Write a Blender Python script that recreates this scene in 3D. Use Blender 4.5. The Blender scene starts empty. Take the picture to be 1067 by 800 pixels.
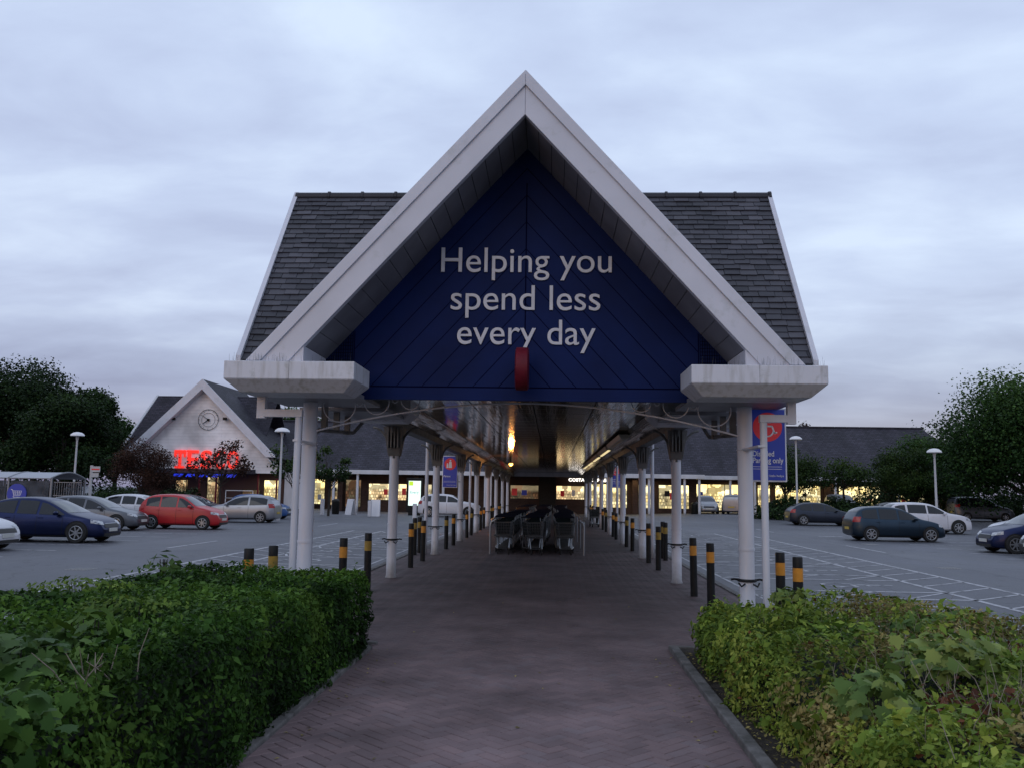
import bpy, bmesh, math, random
import numpy as np
from mathutils import Vector, Matrix
from mathutils.bvhtree import BVHTree
random.seed(7); rng = np.random.default_rng(7)
R = math.radians; PI = math.pi
sc = bpy.context.scene; COL = sc.collection
CX = -0.36                                   # centre line of the canopy
# ------------------------------------------------------------ materials
def mat(name, col, rough=.6, metal=0, col2=None, nscale=3, detail=6, bump=0, bscale=None, coat=0, spec=.5, emit=None, estr=0, stretch=(1,1,1), contrast=(.35,.65)):
    m = bpy.data.materials.new(name); m.use_nodes = True
    nt = m.node_tree; b = nt.nodes['Principled BSDF']; L = nt.links.new
    b.inputs['Base Color'].default_value = (*col, 1); b.inputs['Roughness'].default_value = rough
    b.inputs['Metallic'].default_value = metal; b.inputs['Specular IOR Level'].default_value = spec
    b.inputs['Coat Weight'].default_value = coat; b.inputs['Coat Roughness'].default_value = .06
    if emit: b.inputs['Emission Color'].default_value = (*emit, 1); b.inputs['Emission Strength'].default_value = estr
    tc = nt.nodes.new('ShaderNodeTexCoord'); mp = nt.nodes.new('ShaderNodeMapping'); mp.inputs['Scale'].default_value = stretch
    L(tc.outputs['Object'], mp.inputs['Vector'])
    n = nt.nodes.new('ShaderNodeTexNoise'); n.inputs['Scale'].default_value = nscale; n.inputs['Detail'].default_value = detail
    L(mp.outputs[0], n.inputs['Vector'])
    if col2:
        r = nt.nodes.new('ShaderNodeValToRGB'); r.color_ramp.elements[0].position = contrast[0]; r.color_ramp.elements[1].position = contrast[1]
        r.color_ramp.elements[0].color = (*col, 1); r.color_ramp.elements[1].color = (*col2, 1)
        L(n.outputs['Fac'], r.inputs['Fac']); L(r.outputs[0], b.inputs['Base Color'])
    if bump:
        n2 = nt.nodes.new('ShaderNodeTexNoise'); n2.inputs['Scale'].default_value = bscale or nscale*8; n2.inputs['Detail'].default_value = 5
        L(mp.outputs[0], n2.inputs['Vector'])
        bp = nt.nodes.new('ShaderNodeBump'); bp.inputs['Strength'].default_value = bump; bp.inputs['Distance'].default_value = .02
        L(n2.outputs['Fac'], bp.inputs['Height']); L(bp.outputs[0], b.inputs['Normal'])
    return m
def attr_mat(name, stops, rough=.6, transl=0, noise=0, nscale=2, spec=.5):
    """colour ramp driven by a per-piece value 'v', with broad noise on top"""
    m = bpy.data.materials.new(name); m.use_nodes = True
    nt = m.node_tree; b = nt.nodes['Principled BSDF']; L = nt.links.new
    a = nt.nodes.new('ShaderNodeAttribute'); a.attribute_name = 'v'
    r = nt.nodes.new('ShaderNodeValToRGB'); els = r.color_ramp.elements
    while len(els) < len(stops): els.new(.5)
    for e, (p, c) in zip(els, stops): e.position = p; e.color = (*c, 1)
    L(a.outputs['Fac'], r.inputs['Fac'])
    out = r.outputs[0]
    if noise:
        tc = nt.nodes.new('ShaderNodeTexCoord'); n = nt.nodes.new('ShaderNodeTexNoise'); n.inputs['Scale'].default_value = nscale; n.inputs['Detail'].default_value = 6
        L(tc.outputs['Object'], n.inputs['Vector'])
        mr = nt.nodes.new('ShaderNodeMapRange'); mr.inputs[1].default_value = .3; mr.inputs[2].default_value = .7
        mr.inputs[3].default_value = 1-noise; mr.inputs[4].default_value = 1+noise
        L(n.outputs['Fac'], mr.inputs[0])
        mx = nt.nodes.new('ShaderNodeVectorMath'); mx.operation = 'SCALE'
        L(out, mx.inputs[0]); L(mr.outputs[0], mx.inputs['Scale']); out = mx.outputs[0]
    L(out, b.inputs['Base Color']); b.inputs['Roughness'].default_value = rough; b.inputs['Specular IOR Level'].default_value = spec
    if transl:
        t = nt.nodes.new('ShaderNodeBsdfTranslucent'); L(out, t.inputs['Color'])
        ms = nt.nodes.new('ShaderNodeMixShader'); ms.inputs[0].default_value = transl
        L(b.outputs[0], ms.inputs[1]); L(t.outputs[0], ms.inputs[2]); L(ms.outputs[0], nt.nodes['Material Output'].inputs[0])
    return m
M = {}
M['white'] = mat('white_paint', (.62,.63,.68), .42, col2=(.50,.51,.54), nscale=1.5, bump=.05, bscale=40, stretch=(1,1,.35))
M['post'] = mat('white_post_paint', (.64,.65,.71), .35, col2=(.52,.53,.57), nscale=3, stretch=(1,1,.25), bump=.04, bscale=30)
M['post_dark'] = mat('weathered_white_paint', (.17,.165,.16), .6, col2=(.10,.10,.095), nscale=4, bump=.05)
def grime(m, z0, z1, col, amt=.8, nsc=6, green=False):
    nt=m.node_tree; b=nt.nodes['Principled BSDF']; L=nt.links.new; src=b.inputs['Base Color'].links[0].from_socket
    tc=nt.nodes.new('ShaderNodeTexCoord'); n=nt.nodes.new('ShaderNodeTexNoise'); n.inputs['Scale'].default_value=nsc; n.inputs['Detail'].default_value=8; n.inputs['Roughness'].default_value=.7; L(tc.outputs['Object'],n.inputs[0])
    if green: q=nt.nodes.new('ShaderNodeMapRange'); q.inputs[1].default_value=.56; q.inputs[2].default_value=.75; q.inputs[3].default_value=0; q.inputs[4].default_value=amt; L(n.outputs['Fac'],q.inputs[0])
    else:
        sp=nt.nodes.new('ShaderNodeSeparateXYZ'); L(tc.outputs['Object'],sp.inputs[0])
        k=nt.nodes.new('ShaderNodeMath'); k.operation='MULTIPLY_ADD'; k.inputs[1].default_value=-.45; L(n.outputs['Fac'],k.inputs[0]); L(sp.outputs[2],k.inputs[2])
        q=nt.nodes.new('ShaderNodeMapRange'); q.inputs[1].default_value=z0-.22; q.inputs[2].default_value=z1-.22; q.inputs[3].default_value=amt; q.inputs[4].default_value=0; L(k.outputs[0],q.inputs[0])
    mx=nt.nodes.new('ShaderNodeMix'); mx.data_type='RGBA'; mx.inputs[7].default_value=(*col,1); L(q.outputs[0],mx.inputs[0]); L(src,mx.inputs[6]); L(mx.outputs[2],b.inputs['Base Color'])
grime(M['post'],0,.42,(.16,.15,.14))
M['barge'] = mat('white_bargeboard', (.62,.63,.70), .4, col2=(.54,.55,.61), nscale=1.2, bump=.03, bscale=30)
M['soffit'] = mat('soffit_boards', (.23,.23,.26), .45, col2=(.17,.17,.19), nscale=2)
M['ledge'] = mat('stained_white_fascia', (.60,.61,.66), .45, col2=(.40,.395,.39), nscale=3, stretch=(5,5,.8), contrast=(.48,.80), bump=.05, bscale=30)
grime(M['barge'],0,1,(.30,.33,.30),.55,2.2,True); 
M['blue'] = mat('blue_board', (.0055,.017,.092), .6, spec=.12, col2=(.004,.012,.064), nscale=1.3, bump=.03, bscale=20)
grime(M['ledge'],0,1,(.24,.26,.22),.6,5,True)
M['groove'] = mat('board_joint', (.001,.002,.020), .9, spec=.05)
M['net'] = mat('dark_netting', (.002,.003,.010), .9, spec=.05)
M['letter'] = mat('letter_grey_white', (.62,.63,.68), .4, col2=(.52,.53,.58), nscale=5)
M['red'] = mat('red_plastic', (.15,.009,.022), .5, spec=.2, col2=(.08,.006,.014), nscale=6, stretch=(1,1,.4))
M['signblue'] = mat('sign_blue', (.012,.035,.30), .35, emit=(.012,.035,.30), estr=.12)
M['signred'] = mat('sign_red', (.60,.02,.03), .35, emit=(.6,.02,.03), estr=.1)
M['signwhite'] = mat('sign_white', (.72,.72,.75), .35)
M['tred'] = mat('lit_red_letter', (.75,.02,.02), .4, emit=(1.0,.035,.02), estr=.85)
M['tblue'] = mat('lit_blue_dash', (.02,.04,.6), .4, emit=(.02,.05,.9), estr=.6)
M['black'] = mat('black_paint', (.006,.006,.006), .5, spec=.25, col2=(.012,.012,.012), nscale=8, bump=.1)
M['rubber'] = mat('black_rubber', (.012,.012,.012), .8)
M['amber'] = mat('amber_reflective_band', (.62,.25,.02), .35, col2=(.45,.20,.02), nscale=9)
M['yellow_band'] = mat('faded_yellow_band', (.36,.22,.02), .45, col2=(.22,.15,.03), nscale=12)
M['iron'] = mat('grey_iron', (.20,.20,.20), .5)
M['wire'] = mat('zinc_wire', (.08,.085,.09), .5, metal=.5)
M['chrome'] = mat('steel_tube', (.27,.28,.29), .35, metal=.9)
M['kerb'] = mat('concrete_kerb', (.16,.15,.145), .85, col2=(.07,.067,.062), nscale=6, bump=.4, bscale=40)
M['soil'] = mat('soil', (.020,.015,.012), .95, col2=(.045,.034,.026), nscale=14, bump=.8, bscale=40)
M['bark'] = mat('bark', (.045,.035,.028), .9, col2=(.02,.016,.013), nscale=6, bump=.6, stretch=(4,4,.6))
M['twig'] = mat('dry_twig', (.30,.25,.20), .8, col2=(.16,.13,.10), nscale=20)
M['brick'] = None

M['line'] = mat('worn_road_paint', (.42,.42,.44), .7, col2=(.17,.17,.18), nscale=5, detail=10, contrast=(.50,.66))
grime(M['line'],0,1,(.08,.08,.09),.9,2.5,True)
M['lamp'] = mat('lamp_post_grey', (.42,.42,.43), .45)
M['dome'] = mat('lamp_dome', (.72,.72,.74), .3)
M['glass_dark'] = mat('dark_glass', (.012,.015,.018), .05, spec=.8)
M['shelter_glass'] = mat('scratched_clear_panel', (.10,.11,.13), .5, col2=(.05,.055,.065), nscale=2, spec=.2)
M['shelter_glass'].node_tree.nodes['Principled BSDF'].inputs['Alpha'].default_value=.6
M['alu'] = mat('dull_aluminium', (.22,.23,.25), .45, metal=.3)
M['orange_lamp'] = mat('orange_lamp_glass', (1,.5,.12), .4, emit=(1.0,.42,.10), estr=5)
M['tube'] = mat('fluorescent_tube', (.8,.75,.5), .4, emit=(1.0,.80,.42), estr=.9)
M['trough'] = mat('light_trough', (.40,.36,.28), .4)
M['costa'] = mat('lit_white_letter', (.9,.9,.9), .4, emit=(1,.93,.85), estr=2.2)
M['screen'] = None

def grid_mat(name, base, joint, bw, bh, mortar=.02, rough=.8, bumps=.3, var=.25, axes=(0,2), streak=0, offset=.5):
    """running-bond courses on a surface, for walls and roofs; axes picks which object axes are u,v"""
    m = bpy.data.materials.new(name); m.use_nodes = True
    nt = m.node_tree; b = nt.nodes['Principled BSDF']; L = nt.links.new
    tc = nt.nodes.new('ShaderNodeTexCoord'); sp = nt.nodes.new('ShaderNodeSeparateXYZ'); cb = nt.nodes.new('ShaderNodeCombineXYZ')
    L(tc.outputs['Object'], sp.inputs[0])
    L(sp.outputs[axes[0]], cb.inputs[0]); L(sp.outputs[axes[1]], cb.inputs[1])
    br = nt.nodes.new('ShaderNodeTexBrick'); br.offset = offset
    br.inputs['Scale'].default_value = 1; br.inputs['Brick Width'].default_value = bw; br.inputs['Row Height'].default_value = bh
    br.inputs['Mortar Size'].default_value = mortar; br.inputs['Mortar Smooth'].default_value = .2
    br.inputs['Color1'].default_value = (*[c*(1+var) for c in base], 1); br.inputs['Color2'].default_value = (*[c*(1-var) for c in base], 1)
    br.inputs['Mortar'].default_value = (*joint, 1); L(cb.outputs[0], br.inputs['Vector'])
    n = nt.nodes.new('ShaderNodeTexNoise'); n.inputs['Scale'].default_value = .5; n.inputs['Detail'].default_value = 8
    mp = nt.nodes.new('ShaderNodeMapping'); mp.inputs['Scale'].default_value = (1.6,.35,.35) if streak else (1,1,1)
    L(tc.outputs['Object'], mp.inputs[0]); L(mp.outputs[0], n.inputs['Vector'])
    mr = nt.nodes.new('ShaderNodeMapRange'); mr.inputs[1].default_value = .3; mr.inputs[2].default_value = .7; mr.inputs[3].default_value = .65; mr.inputs[4].default_value = 1.3
    L(n.outputs['Fac'], mr.inputs[0])
    mx = nt.nodes.new('ShaderNodeVectorMath'); mx.operation = 'SCALE'; L(br.outputs['Color'], mx.inputs[0]); L(mr.outputs[0], mx.inputs['Scale'])
    L(mx.outputs[0], b.inputs['Base Color']); b.inputs['Roughness'].default_value = rough; b.inputs['Specular IOR Level'].default_value = .2
    bp = nt.nodes.new('ShaderNodeBump'); bp.inputs['Strength'].default_value = bumps; bp.inputs['Distance'].default_value = .02; bp.invert = True
    L(br.outputs['Fac'], bp.inputs['Height']); L(bp.outputs[0], b.inputs['Normal'])
    return m
M['brick'] = grid_mat('brown_brick', (.060,.030,.022), (.05,.044,.04), .225, .075, .01)
M['slate'] = grid_mat('far_roof_slates', (.036,.033,.046), (.009,.009,.012), .42, .17, .02, rough=.65, bumps=.5, var=.28, axes=(0,2), streak=1)
M['slate_side'] = grid_mat('far_roof_slates_side', (.036,.033,.045), (.009,.009,.012), .42, .17, .02, rough=.65, bumps=.5, var=.28, axes=(1,2), streak=1)
M['clad'] = grid_mat('white_cladding_boards', (.80,.78,.80), (.62,.60,.62), 30, .30, .012, rough=.5, bumps=.3, var=.02)
M['slate_piece'] = attr_mat('slate_piece', [(0,(.018,.018,.026)),(.5,(.040,.040,.052)),(1,(.074,.072,.088))], rough=.6, noise=.25, nscale=1.5)
M['paver'] = attr_mat('block_paver', [(0,(.122,.088,.090)),(.4,(.136,.098,.100)),(.7,(.152,.106,.106)),(1,(.138,.106,.110))], rough=.75, noise=.34, nscale=1.1, spec=.35)

def shop_mat(name, estr, tint=(1.0,.74,.27)):
    """view into a lit shop: shelf rows with goods, gaps, hanging signs and ceiling light strips"""
    m = bpy.data.materials.new(name); m.use_nodes = True
    nt = m.node_tree; b = nt.nodes['Principled BSDF']; L = nt.links.new; N = nt.nodes.new
    tc = N('ShaderNodeTexCoord'); sp = N('ShaderNodeSeparateXYZ'); L(tc.outputs['Object'], sp.inputs[0])
    cb = N('ShaderNodeCombineXYZ'); L(sp.outputs[0], cb.inputs[0]); L(sp.outputs[2], cb.inputs[1])
    def mr(src, a0, a1, b0, b1):
        q = N('ShaderNodeMapRange'); q.inputs[1].default_value = a0; q.inputs[2].default_value = a1; q.inputs[3].default_value = b0; q.inputs[4].default_value = b1; L(src, q.inputs[0]); return q.outputs[0]
    def mth(op, a_, c_):
        q = N('ShaderNodeMath'); q.operation = op
        L(a_, q.inputs[0])
        if isinstance(c_, (int,float)): q.inputs[1].default_value = c_
        else: L(c_, q.inputs[1])
        return q.outputs[0]
    br = N('ShaderNodeTexBrick'); br.inputs['Scale'].default_value = 1; br.inputs['Brick Width'].default_value = .23; br.inputs['Row Height'].default_value = .27; br.inputs['Mortar Size'].default_value = .035
    br.inputs['Color1'].default_value = (1,1,1,1); br.inputs['Color2'].default_value = (.12,.12,.12,1); br.inputs['Mortar'].default_value = (.10,.10,.10,1); L(cb.outputs[0], br.inputs[0])
    n = N('ShaderNodeTexNoise'); n.inputs['Scale'].default_value = .8; n.inputs['Detail'].default_value = 7; n.inputs['Roughness'].default_value = .7; L(cb.outputs[0], n.inputs['Vector'])
    v = N('ShaderNodeTexVoronoi'); v.inputs['Scale'].default_value = 1.5; v.distance = 'CHEBYCHEV'; L(cb.outputs[0], v.inputs['Vector']); sv = N('ShaderNodeSeparateColor'); L(v.outputs['Color'], sv.inputs[0])
    sb = N('ShaderNodeSeparateColor'); L(br.outputs['Color'], sb.inputs[0])
    goods = mth('MULTIPLY', mth('ADD', sb.outputs[0], .25), mr(n.outputs['Fac'], .35, .62, .10, 1.25))
    top = mr(sp.outputs[2], 1.75, 1.95, 0, 1)                     # above the shelves: bright far wall and strips
    wall = mth('MULTIPLY', mr(sv.outputs[0], .35, .4, .35, 1.25), mr(n.outputs['Fac'], .3, .6, .6, 1.2))
    mix = N('ShaderNodeMix'); mix.data_type = 'FLOAT'; L(top, mix.inputs[0]); L(goods, mix.inputs[2]); L(wall, mix.inputs[3])
    e = mth('MULTIPLY', mix.outputs[0], estr)
    mc = N('ShaderNodeMix'); mc.data_type = 'RGBA'; mc.inputs[6].default_value = (*tint,1); mc.inputs[7].default_value = (1.0,.88,.52,1); L(sv.outputs[1], mc.inputs[0])
    L(mc.outputs[2], b.inputs['Emission Color']); L(e, b.inputs['Emission Strength']); b.inputs['Base Color'].default_value = (.04,.03,.02,1); b.inputs['Roughness'].default_value = .2
    return m
M['shop'] = shop_mat('lit_shop_interior', 1.5)
M['shop_dim'] = shop_mat('dim_shop_interior', .55, (1.0,.62,.30))
M['shop_mid'] = shop_mat('cafe_interior', 1.5, (1.0,.66,.32))
M['shop_dark'] = shop_mat('darker_shop_interior', .16, (1.0,.5,.25))
M['screen'] = mat('lit_advert_screen', (.5,.6,.5), .3, col2=(.9,.95,.9), nscale=4, emit=(.75,.95,.85), estr=1.05)

def ground_mat():
    m = bpy.data.materials.new('asphalt'); m.use_nodes = True
    nt = m.node_tree; b = nt.nodes['Principled BSDF']; L = nt.links.new; N = nt.nodes.new
    tc = N('ShaderNodeTexCoord'); mp = N('ShaderNodeMapping'); mp.inputs['Scale'].default_value = (1,.35,1); L(tc.outputs['Object'], mp.inputs[0])
    def noise(sc_, det, src, rough=.6):
        n = N('ShaderNodeTexNoise'); n.inputs['Scale'].default_value = sc_; n.inputs['Detail'].default_value = det; n.inputs['Roughness'].default_value = rough; L(src, n.inputs[0]); return n
    def mr(src, a0, a1, b0, b1):
        q = N('ShaderNodeMapRange'); q.inputs[1].default_value = a0; q.inputs[2].default_value = a1; q.inputs[3].default_value = b0; q.inputs[4].default_value = b1; L(src, q.inputs[0]); return q.outputs[0]
    def mul(a_, c_):
        q = N('ShaderNodeMath'); q.operation = 'MULTIPLY'; L(a_, q.inputs[0]); L(c_, q.inputs[1]); return q.outputs[0]
    n1 = noise(.12, 9, tc.outputs['Object']); n2 = noise(45, 4, tc.outputs['Object']); n3 = noise(.55, 8, mp.outputs[0], .7); n4 = noise(1.7, 3, tc.outputs['Object'])
    r = N('ShaderNodeValToRGB'); r.color_ramp.elements[0].position = .35; r.color_ramp.elements[1].position = .66
    r.color_ramp.elements[0].color = (.064,.066,.076,1); r.color_ramp.elements[1].color = (.100,.103,.120,1); L(n1.outputs['Fac'], r.inputs[0])
    v = N('ShaderNodeTexVoronoi'); v.feature = 'DISTANCE_TO_EDGE'; v.inputs['Scale'].default_value = .16; L(tc.outputs['Object'], v.inputs['Vector'])
    wv = N('ShaderNodeVectorMath'); wv.operation = 'ADD'; sc2 = N('ShaderNodeVectorMath'); sc2.operation = 'SCALE'; sc2.inputs['Scale'].default_value = 1.6
    nw = N('ShaderNodeTexNoise'); nw.inputs['Scale'].default_value = .8; nw.inputs['Detail'].default_value = 4; L(tc.outputs['Object'], nw.inputs[0]); L(nw.outputs['Color'], sc2.inputs[0]); L(tc.outputs['Object'], wv.inputs[0]); L(sc2.outputs[0], wv.inputs[1]); L(wv.outputs[0], v.inputs['Vector'])
    crack = mr(v.outputs['Distance'], 0, .006, .55, 1)
    br = N('ShaderNodeTexBrick'); br.inputs['Scale'].default_value = 1; br.inputs['Brick Width'].default_value = 23; br.inputs['Row Height'].default_value = 4.1; br.inputs['Mortar Size'].default_value = .03
    br.inputs['Color1'].default_value = (1.13,1.13,1.13,1); br.inputs['Color2'].default_value = (.90,.90,.90,1); br.inputs['Mortar'].default_value = (.72,.72,.72,1)
    m3 = N('ShaderNodeMapping'); m3.inputs['Rotation'].default_value = (0,0,PI/2); m3.inputs['Location'].default_value = (3,1.3,0); L(tc.outputs['Object'], m3.inputs[0]); L(m3.outputs[0], br.inputs[0])
    f = mul(mul(mr(n2.outputs['Fac'], .3, .7, .72, 1.28), mr(n3.outputs['Fac'], .3, .7, .68, 1.3)), mul(crack, mr(n4.outputs['Fac'],   .28, .38, .55, 1)))
    sx = N('ShaderNodeVectorMath'); sx.operation = 'SCALE'; L(r.outputs[0], sx.inputs[0]); L(f, sx.inputs['Scale'])
    s3 = N('ShaderNodeVectorMath'); s3.operation = 'MULTIPLY'; L(sx.outputs[0], s3.inputs[0]); L(br.outputs['Color'], s3.inputs[1]); L(s3.outputs[0], b.inputs['Base Color'])
    L(mr(n3.outputs['Fac'], .3, .7, .5, .75), b.inputs['Roughness'])
    bp = N('ShaderNodeBump'); bp.inputs['Strength'].default_value = .35; bp.inputs['Distance'].default_value = .01; L(n2.outputs['Fac'], bp.inputs['Height']); L(bp.outputs[0], b.inputs['Normal'])
    return m
M['asphalt'] = ground_mat()
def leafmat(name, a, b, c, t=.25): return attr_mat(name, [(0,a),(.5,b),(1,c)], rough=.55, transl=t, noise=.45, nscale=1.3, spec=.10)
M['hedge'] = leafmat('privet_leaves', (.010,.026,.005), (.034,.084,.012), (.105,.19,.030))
M['hedge_core'] = mat('hedge_inside', (.006,.011,.005), .95, col2=(.011,.018,.008), nscale=9)
M['maple'] = leafmat('maple_leaves', (.050,.100,.028), (.11,.18,.045), (.24,.29,.075))
M['maple_blue'] = leafmat('bluish_maple_leaves', (.026,.062,.014), (.060,.125,.024), (.10,.18,.035))
M['yellowgreen'] = leafmat('yellow_green_leaves', (.08,.14,.028), (.18,.26,.040), (.34,.42,.07))
M['mixed'] = leafmat('olive_leaves', (.060,.115,.018), (.170,.245,.036), (.37,.42,.08))
M['olive'] = leafmat('brownish_leaves', (.16,.140,.050), (.29,.24,.085), (.44,.36,.14))
M['rust'] = leafmat('rust_leaves', (.06,.022,.012), (.12,.045,.022), (.18,.07,.03))
M['tree_dark'] = leafmat('dark_tree_leaves', (.005,.013,.004), (.012,.028,.008), (.028,.055,.013), .15)
M['tree_green'] = leafmat('green_tree_leaves', (.009,.026,.008), (.026,.062,.014), (.065,.125,.028), .2)
M['tree_mid'] = leafmat('mid_tree_leaves', (.010,.024,.008), (.026,.052,.012), (.055,.092,.020), .2)
M['tree_red'] = leafmat('reddish_tree_leaves', (.020,.010,.008), (.045,.022,.016), (.075,.034,.018), .2)
# ------------------------------------------------------------ mesh builder
class MB:
    def __init__(s): s.v=[]; s.f=[]; s.m=[]; s.a=[]
    def add(s, vs, fs, mi=0, a=0.):
        o=len(s.v); s.v += [tuple(v) for v in vs]; s.f += [tuple(i+o for i in f) for f in fs]; s.m += [mi]*len(fs); s.a += [a]*len(vs); return s
    def box(s, x0,x1,y0,y1,z0,z1, mi=0, a=0.):
        return s.add([(x0,y0,z0),(x1,y0,z0),(x1,y1,z0),(x0,y1,z0),(x0,y0,z1),(x1,y0,z1),(x1,y1,z1),(x0,y1,z1)],
              [(0,3,2,1),(4,5,6,7),(0,1,5,4),(1,2,6,5),(2,3,7,6),(3,0,4,7)], mi, a)
    def hexa(s, p, mi=0, a=0.):       # eight free corners, bottom ring then top ring
        return s.add(p, [(0,3,2,1),(4,5,6,7),(0,1,5,4),(1,2,6,5),(2,3,7,6),(3,0,4,7)], mi, a)
    def quad(s, a,b,c,d, mi=0): return s.add([a,b,c,d],[(0,1,2,3)],mi)
    def prism(s, poly, axis, t0, t1, mi=0):   # poly in the two other axes
        n=len(poly)
        def P(p,t):
            return (t,p[0],p[1]) if axis==0 else ((p[0],t,p[1]) if axis==1 else (p[0],p[1],t))
        vs=[P(p,t0) for p in poly]+[P(p,t1) for p in poly]
        fs=[tuple(range(n)),tuple(range(2*n-1,n-1,-1))]+[(i,i+n,(i+1)%n+n,(i+1)%n) for i in range(n)]
        return s.add(vs,fs,mi)
    def cyl(s, p0, p1, r0, r1=None, n=12, mi=0, cap=True):
        r1 = r0 if r1 is None else r1
        p0=Vector(p0); p1=Vector(p1); d=(p1-p0).normalized()
        u=d.orthogonal().normalized(); w=d.cross(u)
        vs=[]
        for p,r in((p0,r0),(p1,r1)):
            for i in range(n):
                t=2*PI*i/n; vs.append(p+u*(r*math.cos(t))+w*(r*math.sin(t)))
        fs=[(i,(i+1)%n,(i+1)%n+n,i+n) for i in range(n)]
        if cap: fs += [tuple(range(n-1,-1,-1)), tuple(range(n,2*n))]
        return s.add(vs,fs,mi)
    def tube(s, pts, r, n=6, mi=0, closed=False):
        pts=[Vector(p) for p in pts]; k=len(pts); vs=[]; prev=None
        for i,p in enumerate(pts):
            a=pts[(i-1)%k] if (closed or i>0) else p; b=pts[(i+1)%k] if (closed or i<k-1) else p
            d=(b-a).normalized()
            if prev is None: u=d.orthogonal().normalized()
            else: u=(prev-d*prev.dot(d)).normalized()
            prev=u; w=d.cross(u); rr = r[i] if isinstance(r,(list,tuple)) else r
            for j in range(n):
                t=2*PI*j/n; vs.append(p+u*(rr*math.cos(t))+w*(rr*math.sin(t)))
        fs=[]
        for i in range(k if closed else k-1):
            for j in range(n):
                a=i*n+j; b=i*n+(j+1)%n; c=((i+1)%k)*n+(j+1)%n; d_=((i+1)%k)*n+j; fs.append((a,b,c,d_))
        if not closed: fs += [tuple(range(n-1,-1,-1)), tuple(range((k-1)*n,k*n))]
        return s.add(vs,fs,mi)
    def lathe(s, prof, c, n=20, mi=0):  # profile of (r,z)
        vs=[]; 
        for r,z in prof:
            for i in range(n):
                t=2*PI*i/n; vs.append((c[0]+r*math.cos(t),c[1]+r*math.sin(t),c[2]+z))
        fs=[(k*n+i,k*n+(i+1)%n,(k+1)*n+(i+1)%n,(k+1)*n+i) for k in range(len(prof)-1) for i in range(n)]
        fs += [tuple(range(n-1,-1,-1)), tuple(range((len(prof)-1)*n,len(prof)*n))]
        return s.add(vs,fs,mi)
    def build(s, name, mats, parent=None, smooth=False, bevel=0, loc=None):
        me=bpy.data.meshes.new(name); me.from_pydata(s.v,[],s.f)
        for m in (mats if isinstance(mats,(list,tuple)) else [mats]): me.materials.append(m)
        me.polygons.foreach_set('material_index', s.m)
        if any(s.a):
            at=me.attributes.new('v','FLOAT','POINT'); at.data.foreach_set('value', s.a)
        if smooth: me.polygons.foreach_set('use_smooth',[True]*len(s.f))
        me.update(); me.validate()
        o=bpy.data.objects.new(name,me); COL.objects.link(o)
        if parent: o.parent=parent
        if loc: o.location=loc
        if smooth:
            try: me.set_sharp_from_angle(angle=R(40))
            except Exception: pass
        if bevel:
            b=o.modifiers.new('bevel','BEVEL'); b.width=bevel; b.segments=2; b.limit_method='ANGLE'
        return o
def tag(o, label=None, cat=None, group=None, kind=None):
    if label: o['label']=label
    if cat: o['category']=cat
    if group: o['group']=group
    if kind: o['kind']=kind
    return o
def empty(name, loc, rz=0, label=None, cat=None, group=None):
    o=bpy.data.objects.new(name,None); COL.objects.link(o); o.location=loc; o.rotation_euler=(0,0,rz); o.empty_display_size=.2
    return tag(o,label,cat,group)
def struct(o): return tag(o, kind='structure')
def copy_tree(o, parent=None):
    c=o.copy(); COL.objects.link(c); c.parent=parent
    for ch in list(o.children): copy_tree(ch,c)
    return c
def text_mesh(name, s, m, size, loc, parent=None, width=None, extrude=.01, bold=0., align='LEFT', rot=(PI/2,0,0), height=None, spacing=1.):
    cu=bpy.data.curves.new(name,'FONT'); cu.body=s; cu.size=size; cu.extrude=extrude; cu.offset=bold; cu.align_x='LEFT'; cu.space_character=spacing
    t=bpy.data.objects.new(name,cu); COL.objects.link(t)
    bpy.context.view_layer.update()
    me=bpy.data.meshes.new_from_object(t.evaluated_get(bpy.context.evaluated_depsgraph_get()))
    bpy.data.objects.remove(t)
    co=np.empty(len(me.vertices)*3); me.vertices.foreach_get('co',co); co=co.reshape(-1,3)
    co[:,0]-=co[:,0].min()
    if width: co[:,0]*=width/co[:,0].max()
    if height: 
        co[:,1]-=co[:,1].min(); co[:,1]*=height/co[:,1].max()
    if align=='CENTER': co[:,0]-=co[:,0].max()/2
    me.vertices.foreach_set('co',co.ravel()); me.materials.clear(); me.materials.append(m); me.name=name
    o=bpy.data.objects.new(name,me); COL.objects.link(o); o.location=loc; o.rotation_euler=rot
    if parent: o.parent=parent
    return o
def sst(a,b,x):
    t=min(1,max(0,(x-a)/(b-a))); return t*t*(3-2*t)
def gz(x,y): return -.10 + .28*sst(50,78,y)*sst(2,12,x)
# ------------------------------------------------------------ camera (solved from the photograph's vanishing points)
F_=920.; H_=1.75
def nrm(v): return Vector(v).normalized()
Yc=Vector((574.8-533.5,-(512.5-400),-F_)); Zc=Yc.cross(Vector((Yc[0]-500,Yc[1]+7.65,-F_))).normalized()
if Zc[1]<0: Zc=-Zc
Yc=Yc.normalized(); Xc=Yc.cross(Zc)
cam=bpy.data.cameras.new('camera'); co=bpy.data.objects.new('camera',cam); COL.objects.link(co)
rot=Matrix((Xc,Yc,Zc))     # rows are world axes in camera space -> this maps camera vectors to world
co.matrix_world=Matrix.Translation((0,0,H_)) @ rot.to_4x4()
cam.sensor_width=36; cam.lens=F_/1067*36; cam.clip_end=3000; cam.clip_start=.05
sc.camera=co
sc.view_settings.view_transform='Standard'; sc.view_settings.look='None'; sc.view_settings.exposure=0
sc.cycles.max_bounces=6; sc.cycles.use_denoising=True
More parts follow.
